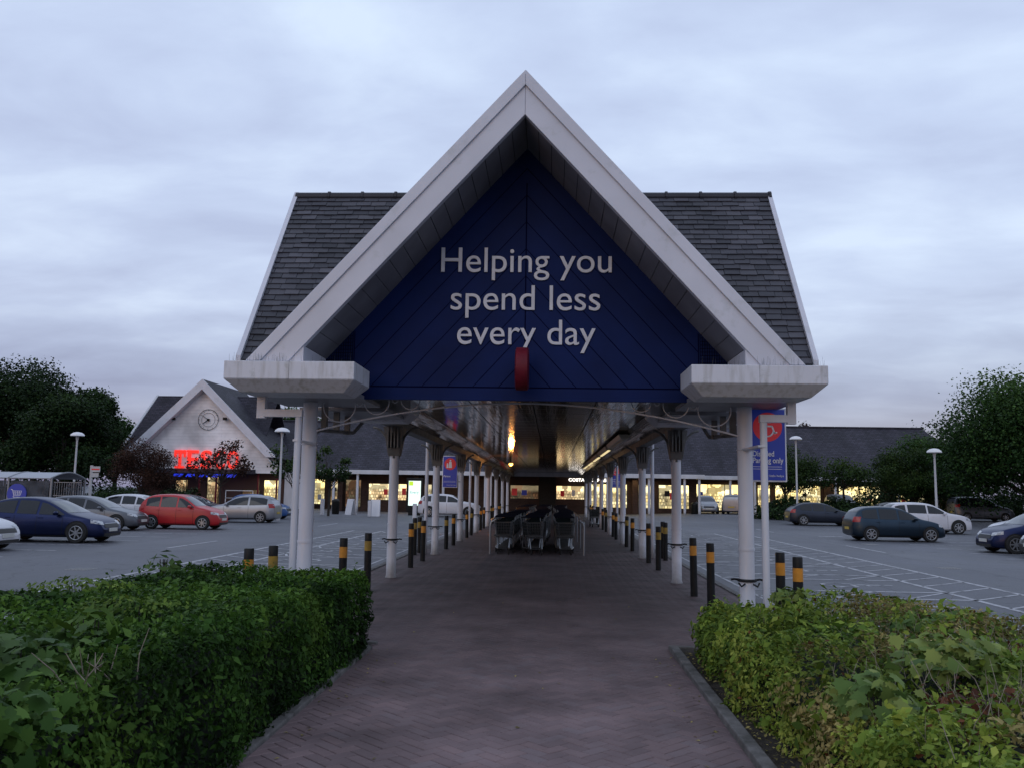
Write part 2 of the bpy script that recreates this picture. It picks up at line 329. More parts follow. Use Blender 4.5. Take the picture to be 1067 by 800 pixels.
# ------------------------------------------------------------ sky
W=bpy.data.worlds.new('World'); sc.world=W; W.use_nodes=True
nt=W.node_tree; L=nt.links.new; nt.nodes.clear()
out=nt.nodes.new('ShaderNodeOutputWorld')
sky=nt.nodes.new('ShaderNodeTexSky'); sky.sky_type='NISHITA'; sky.sun_disc=False; sky.sun_elevation=R(4); sky.sun_rotation=R(200)
bg1=nt.nodes.new('ShaderNodeBackground'); bg1.inputs[1].default_value=.05; L(sky.outputs[0],bg1.inputs[0])
tc=nt.nodes.new('ShaderNodeTexCoord'); sp=nt.nodes.new('ShaderNodeSeparateXYZ'); L(tc.outputs['Generated'],sp.inputs[0])
mx=nt.nodes.new('ShaderNodeMath'); mx.operation='MAXIMUM'; mx.inputs[1].default_value=0; L(sp.outputs[2],mx.inputs[0])
ad=nt.nodes.new('ShaderNodeMath'); ad.inputs[1].default_value=.16; L(mx.outputs[0],ad.inputs[0])
# flat cloud layer: direction divided by its height
dx=nt.nodes.new('ShaderNodeMath'); dx.operation='DIVIDE'; L(sp.outputs[0],dx.inputs[0]); L(ad.outputs[0],dx.inputs[1])
dy=nt.nodes.new('ShaderNodeMath'); dy.operation='DIVIDE'; L(sp.outputs[1],dy.inputs[0]); L(ad.outputs[0],dy.inputs[1])
cb=nt.nodes.new('ShaderNodeCombineXYZ'); L(dx.outputs[0],cb.inputs[0]); L(dy.outputs[0],cb.inputs[1])
n1=nt.nodes.new('ShaderNodeTexNoise'); n1.inputs['Scale'].default_value=2.3; n1.inputs['Detail'].default_value=8; n1.inputs['Roughness'].default_value=.52; n1.inputs['Distortion'].default_value=.25
mp=nt.nodes.new('ShaderNodeMapping'); mp.inputs['Location'].default_value=(3.3,1.7,0); mp.inputs['Rotation'].default_value=(0,0,R(24)); mp.inputs['Scale'].default_value=(.75,1.15,1)
L(cb.outputs[0],mp.inputs[0]); L(mp.outputs[0],n1.inputs[0])
r1=nt.nodes.new('ShaderNodeValToRGB'); e=r1.color_ramp.elements
e[0].position=.32; e[0].color=(.405,.465,.66,1); e[1].position=.68; e[1].color=(.595,.695,.875,1)
m_=e.new(.5); m_.color=(.485,.565,.765,1)
L(n1.outputs['Fac'],r1.inputs[0])
# towards the horizon a dull mauve grey
r2=nt.nodes.new('ShaderNodeValToRGB'); e=r2.color_ramp.elements
e[0].position=0; e[0].color=(.42,.40,.50,1); e[1].position=.55; e[1].color=(1.10,1.10,1.08,1)
q=e.new(.105); q.color=(.50,.48,.62,1); q=e.new(.19); q.color=(.98,.95,.97,1)
L(mx.outputs[0],r2.inputs[0])
mm=nt.nodes.new('ShaderNodeMix'); mm.data_type='RGBA'; mm.blend_type='MULTIPLY'; mm.inputs[0].default_value=1
L(r1.outputs[0],mm.inputs[6]); L(r2.outputs[0],mm.inputs[7])
bg2=nt.nodes.new('ShaderNodeBackground'); bg2.inputs[1].default_value=1.04; L(mm.outputs[2],bg2.inputs[0])
as_=nt.nodes.new('ShaderNodeAddShader'); L(bg1.outputs[0],as_.inputs[0]); L(bg2.outputs[0],as_.inputs[1]); L(as_.outputs[0],out.inputs[0])
sun=bpy.data.lights.new('sun','SUN'); sun.energy=.15; sun.angle=R(25); sun.color=(1,.97,.95)
so=bpy.data.objects.new('sun',sun); COL.objects.link(so); so.rotation_euler=(R(60),0,R(-20))
# ------------------------------------------------------------ ground sheets
g=MB(); xs=[-900,-300,-120,-60,-30,-10,-6,-4.1,2,4,6,8,10,12,20,35,60,120,300,900]; ys=[-300,-60,-10,20,50]+list(range(53,80,3))+[80,90,120,200,400,1500]
for y in ys:
    for x in xs: g.v.append((x,y,gz(x,y))); g.a.append(0)
nx=len(xs)
for j in range(len(ys)-1):
    for i in range(nx-1): g.f.append((j*nx+i,j*nx+i+1,(j+1)*nx+i+1,(j+1)*nx+i)); g.m.append(0)
struct(g.build('ground',M['asphalt'],smooth=True))
# paved island: base slab, kerbs, individually laid herringbone blocks near the camera
WX0,WX1=-4.05,3.40
b=MB(); b.box(WX0,WX1,-3,75,-.14,-.012); struct(b.build('pavement_base',mat('bedding_sand',(.025,.018,.018),.95)))
def in_walk(x,y):
    if y<10.35: return -2.02<x<1.36 and y>1.2
    return WX0+.13<x<WX1-.13 and y<27
blocks=MB(); w=.1; s45=math.sqrt(.5)
vs=[];fs=[];at=[]
def blk(cx,cy,ang,hl,hw,v):
    ca,sa=math.cos(ang),math.sin(ang); o=len(vs); zt=random.uniform(-.0012,.0012); tx=random.uniform(-.004,.004); ty=random.uniform(-.004,.004)
    for (l,wd,z) in((hl,hw,-.012),(hl-.001,hw-.001,-.004),(hl-.005,hw-.005,0)):
        for sx,sy in((-1,-1),(1,-1),(1,1),(-1,1)):
            X=sx*l;Y=sy*wd; vs.append((cx+X*ca-Y*sa,cy+X*sa+Y*ca,z+zt+X*tx+Y*ty)); at.append(v)
    for k in(0,4):
        for i in range(4): fs.append((o+k+i,o+k+(i+1)%4,o+k+4+(i+1)%4,o+k+4+i))
    fs.append((o+8,o+9,o+10,o+11))
N=420
for i in range(-N,N):
    for j in range(-N,N):
        d=(i-j)%4
        if d==0: x,y,a_=(i+1)*w,(j+.5)*w,0
        elif d==3: x,y,a_=(i+.5)*w,(j+1)*w,PI/2
        else: continue
        X=(x-y)*s45; Y=(x+y)*s45
        if Y<1.2 or Y>27 or X<-4.1 or X>3.5: continue
        if in_walk(X,Y): blk(X,Y,a_+PI/4,.0975,.0475,random.random())
blocks.v=vs;blocks.f=fs;blocks.m=[0]*len(fs);blocks.a=at
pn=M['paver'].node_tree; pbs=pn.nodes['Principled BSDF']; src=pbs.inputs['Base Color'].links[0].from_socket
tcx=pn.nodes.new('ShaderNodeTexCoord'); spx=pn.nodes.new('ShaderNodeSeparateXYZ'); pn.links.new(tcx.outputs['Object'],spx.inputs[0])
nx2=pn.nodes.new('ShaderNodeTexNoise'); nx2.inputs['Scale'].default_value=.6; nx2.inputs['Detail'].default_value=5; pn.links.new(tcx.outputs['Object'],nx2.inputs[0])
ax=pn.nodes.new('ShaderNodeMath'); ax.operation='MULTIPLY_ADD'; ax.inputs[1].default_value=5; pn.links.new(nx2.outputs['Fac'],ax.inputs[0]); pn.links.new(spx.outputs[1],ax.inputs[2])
mrx=pn.nodes.new('ShaderNodeMapRange'); mrx.inputs[1].default_value=9; mrx.inputs[2].default_value=19; mrx.inputs[3].default_value=1.22; mrx.inputs[4].default_value=.60; pn.links.new(ax.outputs[0],mrx.inputs[0])  # canopy shade painted into the block colour: lighter outside, darker beneath the roof
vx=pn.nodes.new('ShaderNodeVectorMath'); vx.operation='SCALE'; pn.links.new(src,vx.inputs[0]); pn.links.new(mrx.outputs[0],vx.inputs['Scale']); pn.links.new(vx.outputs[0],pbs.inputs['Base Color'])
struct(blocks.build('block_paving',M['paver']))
far=MB(); far.box(WX0+.12,WX1-.12,27.08,75,-.012,-.001,a=.5)
struct(far.build('far_block_paving',grid_mat('far_paving',(.07,.054,.056),(.05,.040,.042),.2,.1,.008,rough=.75,axes=(0,1))))
k=MB()
def kerb_run(x0,x1,y0,y1,zt=.006,step=.915,gap=.006):
    horizontal=(x1-x0)>(y1-y0); L0=(x1-x0) if horizontal else (y1-y0); n=max(1,int(L0/step))
    for i in range(n):
        a=i*L0/n; c=(i+1)*L0/n-gap; z=zt+random.uniform(-.004,.004)
        if horizontal: k.box(x0+a,x0+c,y0,y1,-.16,z)
        else: k.box(x0,x1,y0+a,y0+c,-.16,z)
kerb_run(WX0-.005,WX0+.125,10.45,74); kerb_run(WX1-.125,WX1+.005,10.75,74)
struct(k.build('kerb',M['kerb'],bevel=.012))
k=MB()     # edging of the planting beds
kerb_run(1.34,1.44,1,10.3,.055); kerb_run(1.34,5.2,10.3,10.4,.05); kerb_run(-2.06,-1.97,1,10.0,.035); kerb_run(-5,-1.97,10.25,10.35,.03); kerb_run(5.1,5.2,1,10.3,.03); kerb_run(-5.1,-5.0,1,10.3,.03)
struct(k.build('bed_edging_kerb',M['kerb'],bevel=.012))
def soil_sheet(x0,x1,y0,y1,name):
    s=MB(); n=40; m=60
    for j in range(m+1):
        for i in range(n+1): s.v.append((x0+(x1-x0)*i/n,y0+(y1-y0)*j/m,random.uniform(.0,.03))); s.a.append(0)
    for j in range(m):
        for i in range(n): q=j*(n+1)+i; s.f.append((q,q+1,q+n+2,q+n+1)); s.m.append(0)
    return struct(s.build(name,M['soil'],smooth=True))
soil_sheet(1.44,5.1,1,10.3,'soil'); soil_sheet(-5.0,-2.06,1,10.2,'soil')
# ------------------------------------------------------------ painted markings
ml=MB()
def pline(x0,y0,x1,y1,w=.12):
    d=Vector((x1-x0,y1-y0)); l=d.length; d/=l; p=Vector((-d.y,d.x))*w/2; n=max(1,int(l/1.5))
    for i in range(n):
        a=Vector((x0,y0))+d*l*i/n; b_=Vector((x0,y0))+d*l*(i+1)/n
        z=lambda q: gz(q.x,q.y)+.005
        ml.add([(a.x-p.x,a.y-p.y,z(a)),(b_.x-p.x,b_.y-p.y,z(b_)),(b_.x+p.x,b_.y+p.y,z(b_)),(a.x+p.x,a.y+p.y,z(a))],[(0,1,2,3)])
def wheelchair(cx,cy,s,fx):       # painted figure, lying on the bay
    P=lambda u,v:(cx+fx*v*s,cy-fx*u*s)
    def seg(a,b,w=.09): pline(*P(*a),*P(*b),w)
    pts=[(math.cos(t)*.42-.05,math.sin(t)*.42-.25) for t in [R(a) for a in range(120,375,20)]]
    for a,b_ in zip(pts,pts[1:]): seg(a,b_)
    seg((-.12,.75),(-.08,.05),.12); seg((-.08,.05),(.35,.05)); seg((.35,.05),(.52,-.5)); seg((-.1,.4),(.25,.4)); seg((-.2,.95),(-.04,.95),.16); seg((.52,-.5),(.7,-.42))
def bays(side,y0,n):
    xa=WX1+.45 if side>0 else WX0-.45; xb=7.8 if side>0 else -7.6; xc=9.2 if side>0 else -8.9
    y=y0
    for i in range(n):
        pline(xa,y,xb,y); pline(xa,y+2.4,xb,y+2.4)
        wheelchair((xa+xb)/2+side*.5,y+1.2,.85,side)
        q=xa
        while side*(xb-q)>.3:           # hatched transfer strip
            e_=q+side*1.2
            if side*(xb-e_)<0: e_=xb
            pline(q,y+2.4,e_,y+3.6,.07); q=q+side*1.35
        m_=(y+3.6-y)/3
        for t in range(3): pline(xb,y+t*m_,xc,y+(t+1)*m_,.07)
        y+=3.6
    pline(xb,y0,xb,y); pline(xc,y0-.2,xc,y+.2); pline(xa,y0,xa,y,.07)
bays(1,10.9,9); bays(-1,11.0,8)
for x,y0 in((11.27,30.8),(11.3,46),(-11.6,26.6),(-11.6,44)): pline(x,y0,x,y0+4,.1)
for y in range(8):
    yy=22+y*2.5+.3
    pline(-14.0,yy,-18.8,yy); pline(14.2,26+y*2.5+.2,19,26+y*2.5+.2)
pline(12.5,42.5,13.6,42.5,.3); 
struct(ml.build('road_marking',M['line']))
# ------------------------------------------------------------ the trolley-park canopy
HW=2.86; XL=CX-HW; XR=CX+HW; COLY=[11.6]+[18.0+6.7*i for i in range(8)]
AP=6.72; YF=10.08; SL=1.10; EV=3.22
root=empty('walkway_canopy',(CX,11,0),0,'long white columned walkway shelter with steep slate gable and blue slogan board','shelter')
def P(name,mb,m,parent=root,**kw):
    o=mb.build(name,m,parent,**kw)
    return o
root_loc=Vector((CX,11,0))
def loc0(mb):  # vertices are world coordinates; shift them into the thing's frame
    mb.v=[(v[0]-root_loc.x,v[1]-root_loc.y,v[2]-root_loc.z) for v in mb.v]; return mb
def PW(name,mb,m,parent=root,**kw): return loc0(mb).build(name,m,parent,**kw)
# bargeboards: main board and raised outer trim, front and back
def bargeboard(y,dy):
    for s in(-1,1):
        b=MB(); hb=.50; x_e=CX+s*3.19   # vertical thickness of board
        zo=lambda x: AP-SL*abs(x-CX)
        xin=(AP-hb-EV)/SL
        xo=(AP-EV)/SL
        b.prism([(CX+s*.001,AP-.04),(CX+s*.001,AP-hb),(CX+s*xin,EV),(CX+s*(xo-.03),EV)],1,y,y+dy)
        PW('bargeboard',b,M['barge'],bevel=.006)
        t=MB(); th=.19
        t.prism([(CX+s*.001,AP+.05),(CX+s*.001,AP+.05-th),(CX+s*(xo+.045-th/SL),EV),(CX+s*(xo+.045),EV)],1,y-.03*np.sign(dy),y-.002*np.sign(dy))
        PW('verge_trim',t,M['barge'],bevel=.006)
bargeboard(YF,.10); bargeboard(14.92,-.10)
# soffit of the gable overhang, in boards
for s in(-1,1):
    b=MB(); hb=.50; n=16; x1=2.56
    for i in range(n):
        xa=x1*i/n+.004; xb_=x1*(i+1)/n-.004
        za=AP-hb-SL*xa+.0; zb_=AP-hb-SL*xb_
        b.hexa([(CX+s*xa,YF+.10,za),(CX+s*xb_,YF+.10,zb_),(CX+s*xb_,11.15,zb_),(CX+s*xa,11.15,za),
                (CX+s*xa,YF+.10,za+.03),(CX+s*xb_,YF+.10,zb_+.03),(CX+s*xb_,11.15,zb_+.03),(CX+s*xa,11.15,za+.03)])
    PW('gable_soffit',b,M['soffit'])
    # boxed foot beneath the bargeboard
    f=MB(); zt=AP-hb-SL*2.56
    f.prism([(CX+s*2.56,3.19),(CX+s*2.56,zt),(CX+s*2.72,zt-.17),(CX+s*2.74,3.19)],1,YF+.02,11.12)
    f.prism([(CX+s*2.74,3.19),(CX+s*2.72,zt-.17),(CX+s*2.93,3.19)],1,YF+.02,YF+.3)
    PW('eaves_foot',f,M['barge'])
# gable roofs
def slates(o,u,v,Wd,Ln,clip=None,gauge=.108,wd=.21,lift=.027):
    """overlapping slates; u along the eave, v up the slope, first course at o"""
    o=Vector(o);u=Vector(u).normalized();v=Vector(v).normalized();n=u.cross(v)
    if n.z<0:n=-n
    mb=MB(); rows=int(Ln/gauge)+1
    for r in range(rows):
        x=-(r%2)*wd/2-random.random()*.03
        while x<Wd:
            ww=wd*random.uniform(.9,1.08); xa=max(x,0)+.003; xb_=min(x+ww,Wd)-.003; x+=ww
            if xb_-xa<.03: continue
            ya=r*gauge+random.uniform(-.008,.006); yb=min(ya+gauge*1.9,Ln)
            c=o+u*(xa+xb_)/2+v*(ya+.05)
            if clip and not clip(c): continue
            l=lift+random.uniform(-.004,.006)
            a=[o+u*xa+v*ya+n*l,o+u*xb_+v*ya+n*(l+random.uniform(-.003,.003)),o+u*xb_+v*yb+n*.001,o+u*xa+v*yb+n*.001]
            t=n*.010
            mb.hexa([p-t for p in a]+[p+t for p in a],0,max(.01,min(1,random.gauss(.5,.22))))
    return mb
def roof_plane(a,b_,c,d,th=.04):
    a,b_,c,d=[Vector(p) for p in(a,b_,c,d)]; n=(b_-a).cross(d-a).normalized()
    if n.z<0:n=-n
    t=n*th; mb=MB(); mb.hexa([p-t for p in(a,b_,c,d)]+[a,b_,c,d]); return mb
under=mat('roof_felt',(.03,.03,.035),.9)
y0,y1=YF+.03,14.90
for s in(-1,1):
    ex=CX+s*3.16; ez=AP-SL*3.16
    PW('gable_roof',roof_plane((CX,y0,AP-.03),(CX,y1,AP-.03),(ex,y1,ez-.03),(ex,y0,ez-.03)),under)
    Lr=math.hypot(3.16,3.16*SL)
    PW('gable_slates',slates((ex,y0,ez-.02),(0,1,0),(-s*1,0,SL),y1-y0,Lr),M['slate_piece'])
# cross roof: ridge parallel to the front
RY=12.5; RZ=6.05; EY=10.5; EZ=3.30; HX=3.46
for sy,ey in((-1,EY),(1,14.5)):
    for s in(-1,1):
        PW('cross_roof',roof_plane((CX+s*HX,ey,EZ-.03),(CX+s*HX,RY,RZ-.03),(CX+s*((AP-RZ)/SL-.02),RY,RZ-.03),(CX+s*((AP-EZ)/SL+.02),ey,EZ-.03)),under)
    Ln=math.hypot(RY-EY,RZ-EZ)
    inside=lambda p:p.z>AP-SL*abs(p.x-CX)-.06
    for s in(-1,1):
        PW('cross_slates',slates((CX-HX if s<0 else CX,ey,EZ-.02),(1,0,0),(0,-sy*(RY-EY),RZ-EZ),HX,Ln,inside),M['slate_piece'])
rt=MB()
def ridge_tiles(p0,p1,n,r=.09):
    p0=Vector(p0);p1=Vector(p1)
    for i in range(n):
        a=p0.lerp(p1,i/n);b_=p0.lerp(p1,(i+1)/n-.003); rt.cyl(a,b_,r,r,10); rt.cyl(p0.lerp(p1,(i+.97)/n),p0.lerp(p1,(i+1.04)/n),r*1.22,r*1.22,10)
ridge_tiles((CX-HX,RY,RZ-.03),(CX+HX,RY,RZ-.03),14,.07); PW('ridge_tiles',rt,M['slate_piece']); rt=MB(); ridge_tiles((CX,y0+.02,AP-.02),(CX,y1,AP-.02),9,.055)
PW('ridge_tiles',rt,M['slate_piece'])
for s in(-1,1):            # verges and white gable ends of the cross roof
    v=MB(); x=CX+s*HX
    for (ya,yb) in((EY-.05,RY),(14.55,RY)):
        v.hexa([(x-.03,ya,EZ-.14),(x+.03,ya,EZ-.14),(x+.03,yb,RZ-.14),(x-.03,yb,RZ-.14),(x-.03,ya,EZ+.04),(x+.03,ya,EZ+.04),(x+.03,yb,RZ+.05),(x-.03,yb,RZ+.05)])
    PW('roof_verge',v,M['barge'])
    w_=MB(); w_.prism([(EY+.1,EZ-.1),(14.4,EZ-.1),(RY,RZ-.12)],0,x-s*.16,x-s*.12); PW('gable_end_cladding',w_,M['clad'])
    # big boxed gutters on which the bargeboards stand
    for yy,sg in((10.0,1),(15.0,-1)):
        xo_,xi_=CX+s*3.46,CX+s*1.93
        xa,xb_=min(xo_,xi_),max(xo_,xi_); ya,yb=min(yy,yy+sg*.86),max(yy,yy+sg*.86)
        l=MB(); l.box(xa,xb_,ya,yb,3.0,3.21)
        i_=.15; l.hexa([(xa+i_,ya+i_*1.1,2.86),(xb_-i_,ya+i_*1.1,2.86),(xb_-i_,yb-.1,2.86),(xa+i_,yb-.1,2.86),(xa,ya,3.0),(xb_,ya,3.0),(xb_,yb,3.0),(xa,yb,3.0)])
        lo=PW('box_gutter',l,M['ledge'],bevel=.008)
        if yy<12:
            sk=MB()
            for q in range(46):
                px_=random.uniform(xa+.03,xb_-.03) if random.random()<.3 else (random.uniform(xa,xa+.75) if s<0 else random.uniform(xb_-.75,xb_)); 
                sk.cyl((px_,ya+.01+random.random()*.02,3.21),(px_+random.uniform(-.01,.01),ya+.02,3.21+random.uniform(.04,.11)),.0016,.0008,3)
            loc0(sk).build('bird_spikes',M['wire'],lo)
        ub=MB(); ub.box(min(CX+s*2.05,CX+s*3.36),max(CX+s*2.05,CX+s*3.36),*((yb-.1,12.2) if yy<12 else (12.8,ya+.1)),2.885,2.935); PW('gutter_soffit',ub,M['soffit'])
        sm=MB(); sm.box((xa+xb_)/2+s*.0,(xa+xb_)/2+.003,ya-.001,ya,3.0,3.21); PW('fascia_joint',sm,M['groove'])
# ceiling of the gable bay and long roof
ce=MB(); ZC=3.36
n=62
for i in range(n):
    ya=11.23+i*1.0; 
    for (xa,za,xb_,zb_) in((-2.84,3.12,-2.3,ZC),(-2.3,ZC,-1.15,ZC),(-1.15,ZC,0,ZC),(0,ZC,1.15,ZC),(1.15,ZC,2.3,ZC),(2.3,ZC,2.84,3.12)):
        ce.add([(CX+xa+.010,ya,za),(CX+xb_-.010,ya,zb_),(CX+xb_-.010,ya+.972,zb_),(CX+xa+.010,ya+.972,za)],[(3,2,1,0)])
cm=bpy.data.materials.new('glossy_ceiling_panels'); cm.use_nodes=True; nt=cm.node_tree; L=nt.links.new; pb=nt.nodes['Principled BSDF']
pb.inputs['Base Color'].default_value=(.115,.082,.052,1); pb.inputs['Roughness'].default_value=.075; pb.inputs['Specular IOR Level'].default_value=.26
tc=nt.nodes.new('ShaderNodeTexCoord'); wv=nt.nodes.new('ShaderNodeTexNoise'); wv.inputs['Scale'].default_value=1; wv.inputs['Detail'].default_value=2
mp=nt.nodes.new('ShaderNodeMapping'); mp.inputs['Scale'].default_value=(16,.45,1); L(tc.outputs['Object'],mp.inputs[0]); L(mp.outputs[0],wv.inputs[0])
bp=nt.nodes.new('ShaderNodeBump'); bp.inputs['Strength'].default_value=.16; bp.inputs['Distance'].default_value=.02; L(wv.outputs['Fac'],bp.inputs['Height']); L(bp.outputs[0],pb.inputs['Normal'])
PW('ceiling',ce,cm)
rf=MB(); rf.box(XL-.32,XR+.32,11.22,73.7,3.42,3.56); rf.box(XL-.42,XL-.30,14.95,73.7,3.30,3.50); rf.box(XR+.30,XR+.42,14.95,73.7,3.30,3.50)
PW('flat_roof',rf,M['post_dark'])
bm_=MB()
for x in(XL,XR):
    bm_.box(x-.13,x+.13,11.25,73.6,3.02,3.30); bm_.box(x-.05,x+.05,11.25,73.6,3.30,3.42)
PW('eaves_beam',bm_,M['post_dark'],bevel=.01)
# rafters poking out under the eaves
ra=MB()
for x,s in((XL,-1),(XR,1)):
    for i in range(96):
        yy=12+i*.64; ra.box(min(x+s*.13,x+s*.3),max(x+s*.13,x+s*.3),yy,yy+.05,3.30,3.418)
PW('rafter_ends',ra,M['post_dark'])
# blue slogan board, chevron boarded
YP=11.15; hb=.50; KP=(YP-.012)/11.45
zt=lambda dx: AP-hb-SL*dx+.02
bl=MB(); bl.prism([(CX-2.62,2.895),(CX+2.62,2.895),(CX+2.62,zt(2.62)),(CX,zt(0)),(CX-2.62,zt(2.62))],1,YP,YP+.06)
panel=PW('slogan_board',bl,M['blue'])
gr=MB()
def gline(a,b_,w=.007):
    a=Vector(a);b_=Vector(b_);d=(b_-a).normalized();p=Vector((-d.y,d.x))*w
    gr.add([(a.x-p.x,YP-.002,a.y-p.y),(b_.x-p.x,YP-.002,b_.y-p.y),(b_.x+p.x,YP-.002,b_.y+p.y),(a.x+p.x,YP-.002,a.y+p.y)],[(0,1,2,3)])
gline((CX,3.1),(CX,5.75),.008); gline((CX-2.55,3.06),(CX+2.55,3.06),.008)
for i in range(1,13):
    z0=5.95-(i-1)*.36
    for s in(-1,1):
        xe=2.2; ze=z0-SL*xe
        if z0<3.1: continue
        if ze<3.07: xe=(z0-3.07)/SL; ze=3.07
        gline((CX,z0),(CX+s*xe,ze),.005)
for s in(-1,1): gline((CX+s*2.2,3.07),(CX+s*2.2,zt(2.2)-.05),.006)
loc0(gr).build('board_joints',M['groove'],panel)
for s in(-1,1):
    nt_=MB()
    for i in range(13):
        xx=2.22+i*.030; nt_.box(CX+s*xx-.003,CX+s*xx+.003,YP-.012,YP-.006,3.07,min(zt(xx)-.03,4.2))
    for j in range(26):
        zz=3.08+j*.045; xm=min(2.58,(AP-hb-zz)/SL-.02)
        if xm>2.25: nt_.box(min(CX+s*2.22,CX+s*xm),max(CX+s*2.22,CX+s*xm),YP-.006,YP-.003,zz,zz+.006)
    loc0(nt_).build('netting',M['net'],panel)
for s_,x0,x1,zb,h in(('Helping you',-1.50,.765,4.545,0),('spend less',-1.36,.615,4.02,0),('every day',-1.265,.555,3.56,0)):
    tx=text_mesh('slogan_lettering',s_,M['letter'],.47,(x0*KP-root_loc.x,YP-.012-root_loc.y,0),panel,width=(x1-x0)*KP,extrude=.012,bold=0.)
    base={'Helping you':4.635,'spend less':4.125,'every day':3.665}[s_]; tx.location.z=(base-H_)*KP+H_
# red round projecting sign, seen edge-on
rd=MB(); rd.cyl((CX-.02-.07,YP-.33,3.255),(CX-.02+.07,YP-.33,3.255),.265,.265,40); rd.cyl((CX-.02-.082,YP-.33,3.255),(CX-.02-.07,YP-.33,3.255),.235,.26,40); rd.cyl((CX-.02+.07,YP-.33,3.255),(CX-.02+.082,YP-.33,3.255),.26,.235,40)
rs=PW('projecting_roundel',rd,M['red'],smooth=True)
br=MB(); br.box(CX-.04,CX,YP-.08,YP,3.215,3.295); loc0(br).build('bracket',M['black'],rs)
# thin iron arch with circles under the board
ia=MB(); yA=11.58; pts=[]
def archz(x):
    t=(x-CX)/(HW); return 2.905-.42*abs(t)**1.9
for i in range(41):
    x=CX-HW+.08+(2*HW-.16)*i/40; pts.append((x,yA,archz(x)))
ia.tube(pts,.012,6)
def ring(cx,cz,r,t=.008,y=None): ia.tube([(cx+r*math.cos(2*PI*i/28),(yA if y is None else y),cz+r*math.sin(2*PI*i/28)) for i in range(28)],t,5,closed=True)
for s in(-1,1):
    ring(CX+s*1.52,archz(CX+s*1.52)+.155,.125); ring(CX+s*1.97,archz(CX+s*1.97)+.205,.165); ring(CX+s*2.47,archz(CX+s*2.47)+.26,.215)
    ring(CX+s*1.725,archz(CX+s*1.72)+.185,.035); ring(CX+s*2.20,archz(CX+s*2.2)+.24,.04)
PW('iron_arch',ia,M['post'])
# columns
def bracket(mb,x,y,dx,dy,r=.60,zt_=3.02,w=.05):
    pts=[]
    for i in range(9):
        t=PI/2*i/8; q=r*(1-math.cos(t)); h=r*math.sin(t)*1.05; pts.append((x+dx*(.09+q*.62),y+dy*(.09+q*.62),zt_-r*1.05+h))
    mb.tube(pts,.024,5)
for side,x in((-1,XL),(1,XR)):
    for i,y in enumerate(COLY):
        c=MB(); hgt=2.9 if i==0 else 2.46
        c.lathe([(.115,0),(.115,.02),(.099,.05),(.097,1.2),(.0965,hgt)],(x,y,0),20)
        c.lathe([(.104,.0),(.104,.03)],(x,y,1.05),20)
        colo=PW('column',c,M['post'],smooth=True)
        if i==0: 
            ti=MB(); ti.tube([(x+.103*math.cos(2*PI*k_/20),y+.103*math.sin(2*PI*k_/20),2.33) for k_ in range(20)],.008,5,closed=True)
            ti.box((-3.165 if side<0 else 2.45),(-3.10 if side<0 else 2.55),10.65,y-.09,2.32,2.345); loc0(ti).build('pipe_strap',M['post'],colo)
        else:
            k2=MB(); 
            k2.hexa([(x-.115,y-.115,2.44),(x+.115,y-.115,2.44),(x+.115,y+.115,2.44),(x-.115,y+.115,2.44),(x-.20,y-.25,3.02),(x+.20,y-.25,3.02),(x+.20,y+.25,3.02),(x-.20,y+.25,3.02)])
            for a in(-.10,-.035,.035,.10): k2.box(x+a-.012,x+a+.012,y-.275,y+.275,2.60,3.02)
            for dx,dy in((0,-1),(0,1),(side,0),(-side,0)): bracket(k2,x,y,dx,dy)
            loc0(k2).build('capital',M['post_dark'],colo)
        rb=MB(); zr=.74 if i else .66
        rb.lathe([(.118,0),(.125,.012),(.118,.035)],(x,y,zr),18)
        for a in(-1,1):
            rb.tube([(x+a*.11,y,zr+.02),(x+a*.16,y-.01,zr+.03),(x+a*.205,y-.01,zr+.02)],.014,5); rb.tube([(x+a*.05,y-.12,zr-.02),(x+a*.10,y-.15,zr-.05),(x+a*.13,y-.11,zr-.01)],.012,5)
        loc0(rb).build('hoop_rail_collar',M['black'],colo)
    for y in (10.70,24.95,38.3,51.6):
        d=MB(); xp=(-3.115 if side<0 else 2.53) if y<12 else x+side*.305; top=3.3
        if y<12:
            d.tube([(xp,y,.0),(xp,y,2.66)],.042,12); d.box(min(xp-side*.045,CX+side*3.17),max(xp-side*.045,CX+side*3.17),y-.045,y+.045,2.62,2.71)
            d.box(min(CX+side*3.17,CX+side*3.27),max(CX+side*3.17,CX+side*3.27),y-.046,y+.046,2.60,2.87)
        else: d.tube([(xp,y,0),(xp,y,3.3)],.05,12)
        PW('downpipe',d,M['post'],smooth=True)
# short posts of the gable bay's side frames
for x,s in((XL,-1),(XR,1)):
    sp_=MB()
    for yy in(12.3,13.0,13.7): sp_.box(x-.04,x+.04,yy,yy+.08,2.6,3.02)
    sp_.tube([(x,11.7,2.45),(x,12.1,2.56),(x,13.0,2.60),(x,14.2,2.66),(x,15.2,3.0)],.03,5)
    PW('side_frame',sp_,M['post_dark'])
# fluorescent troughs
for i in range(5):
    y=23.5+i*6.1; t=MB(); xx=CX+2.28
    t.hexa([(xx-.10,y,3.19),(xx+.10,y,3.19),(xx+.10,y+5.4,3.19),(xx-.10,y+5.4,3.19),(xx-.16,y,3.30),(xx+.16,y,3.30),(xx+.16,y+5.4,3.30),(xx-.16,y+5.4,3.30)])
    to=PW('light_trough',t,M['trough'])
    u=MB(); u.box(xx-.04,xx+.04,y+.3,y+5.1,3.165,3.187); loc0(u).build('tube_light',M['tube'] if i>=1 else M['trough'],to)
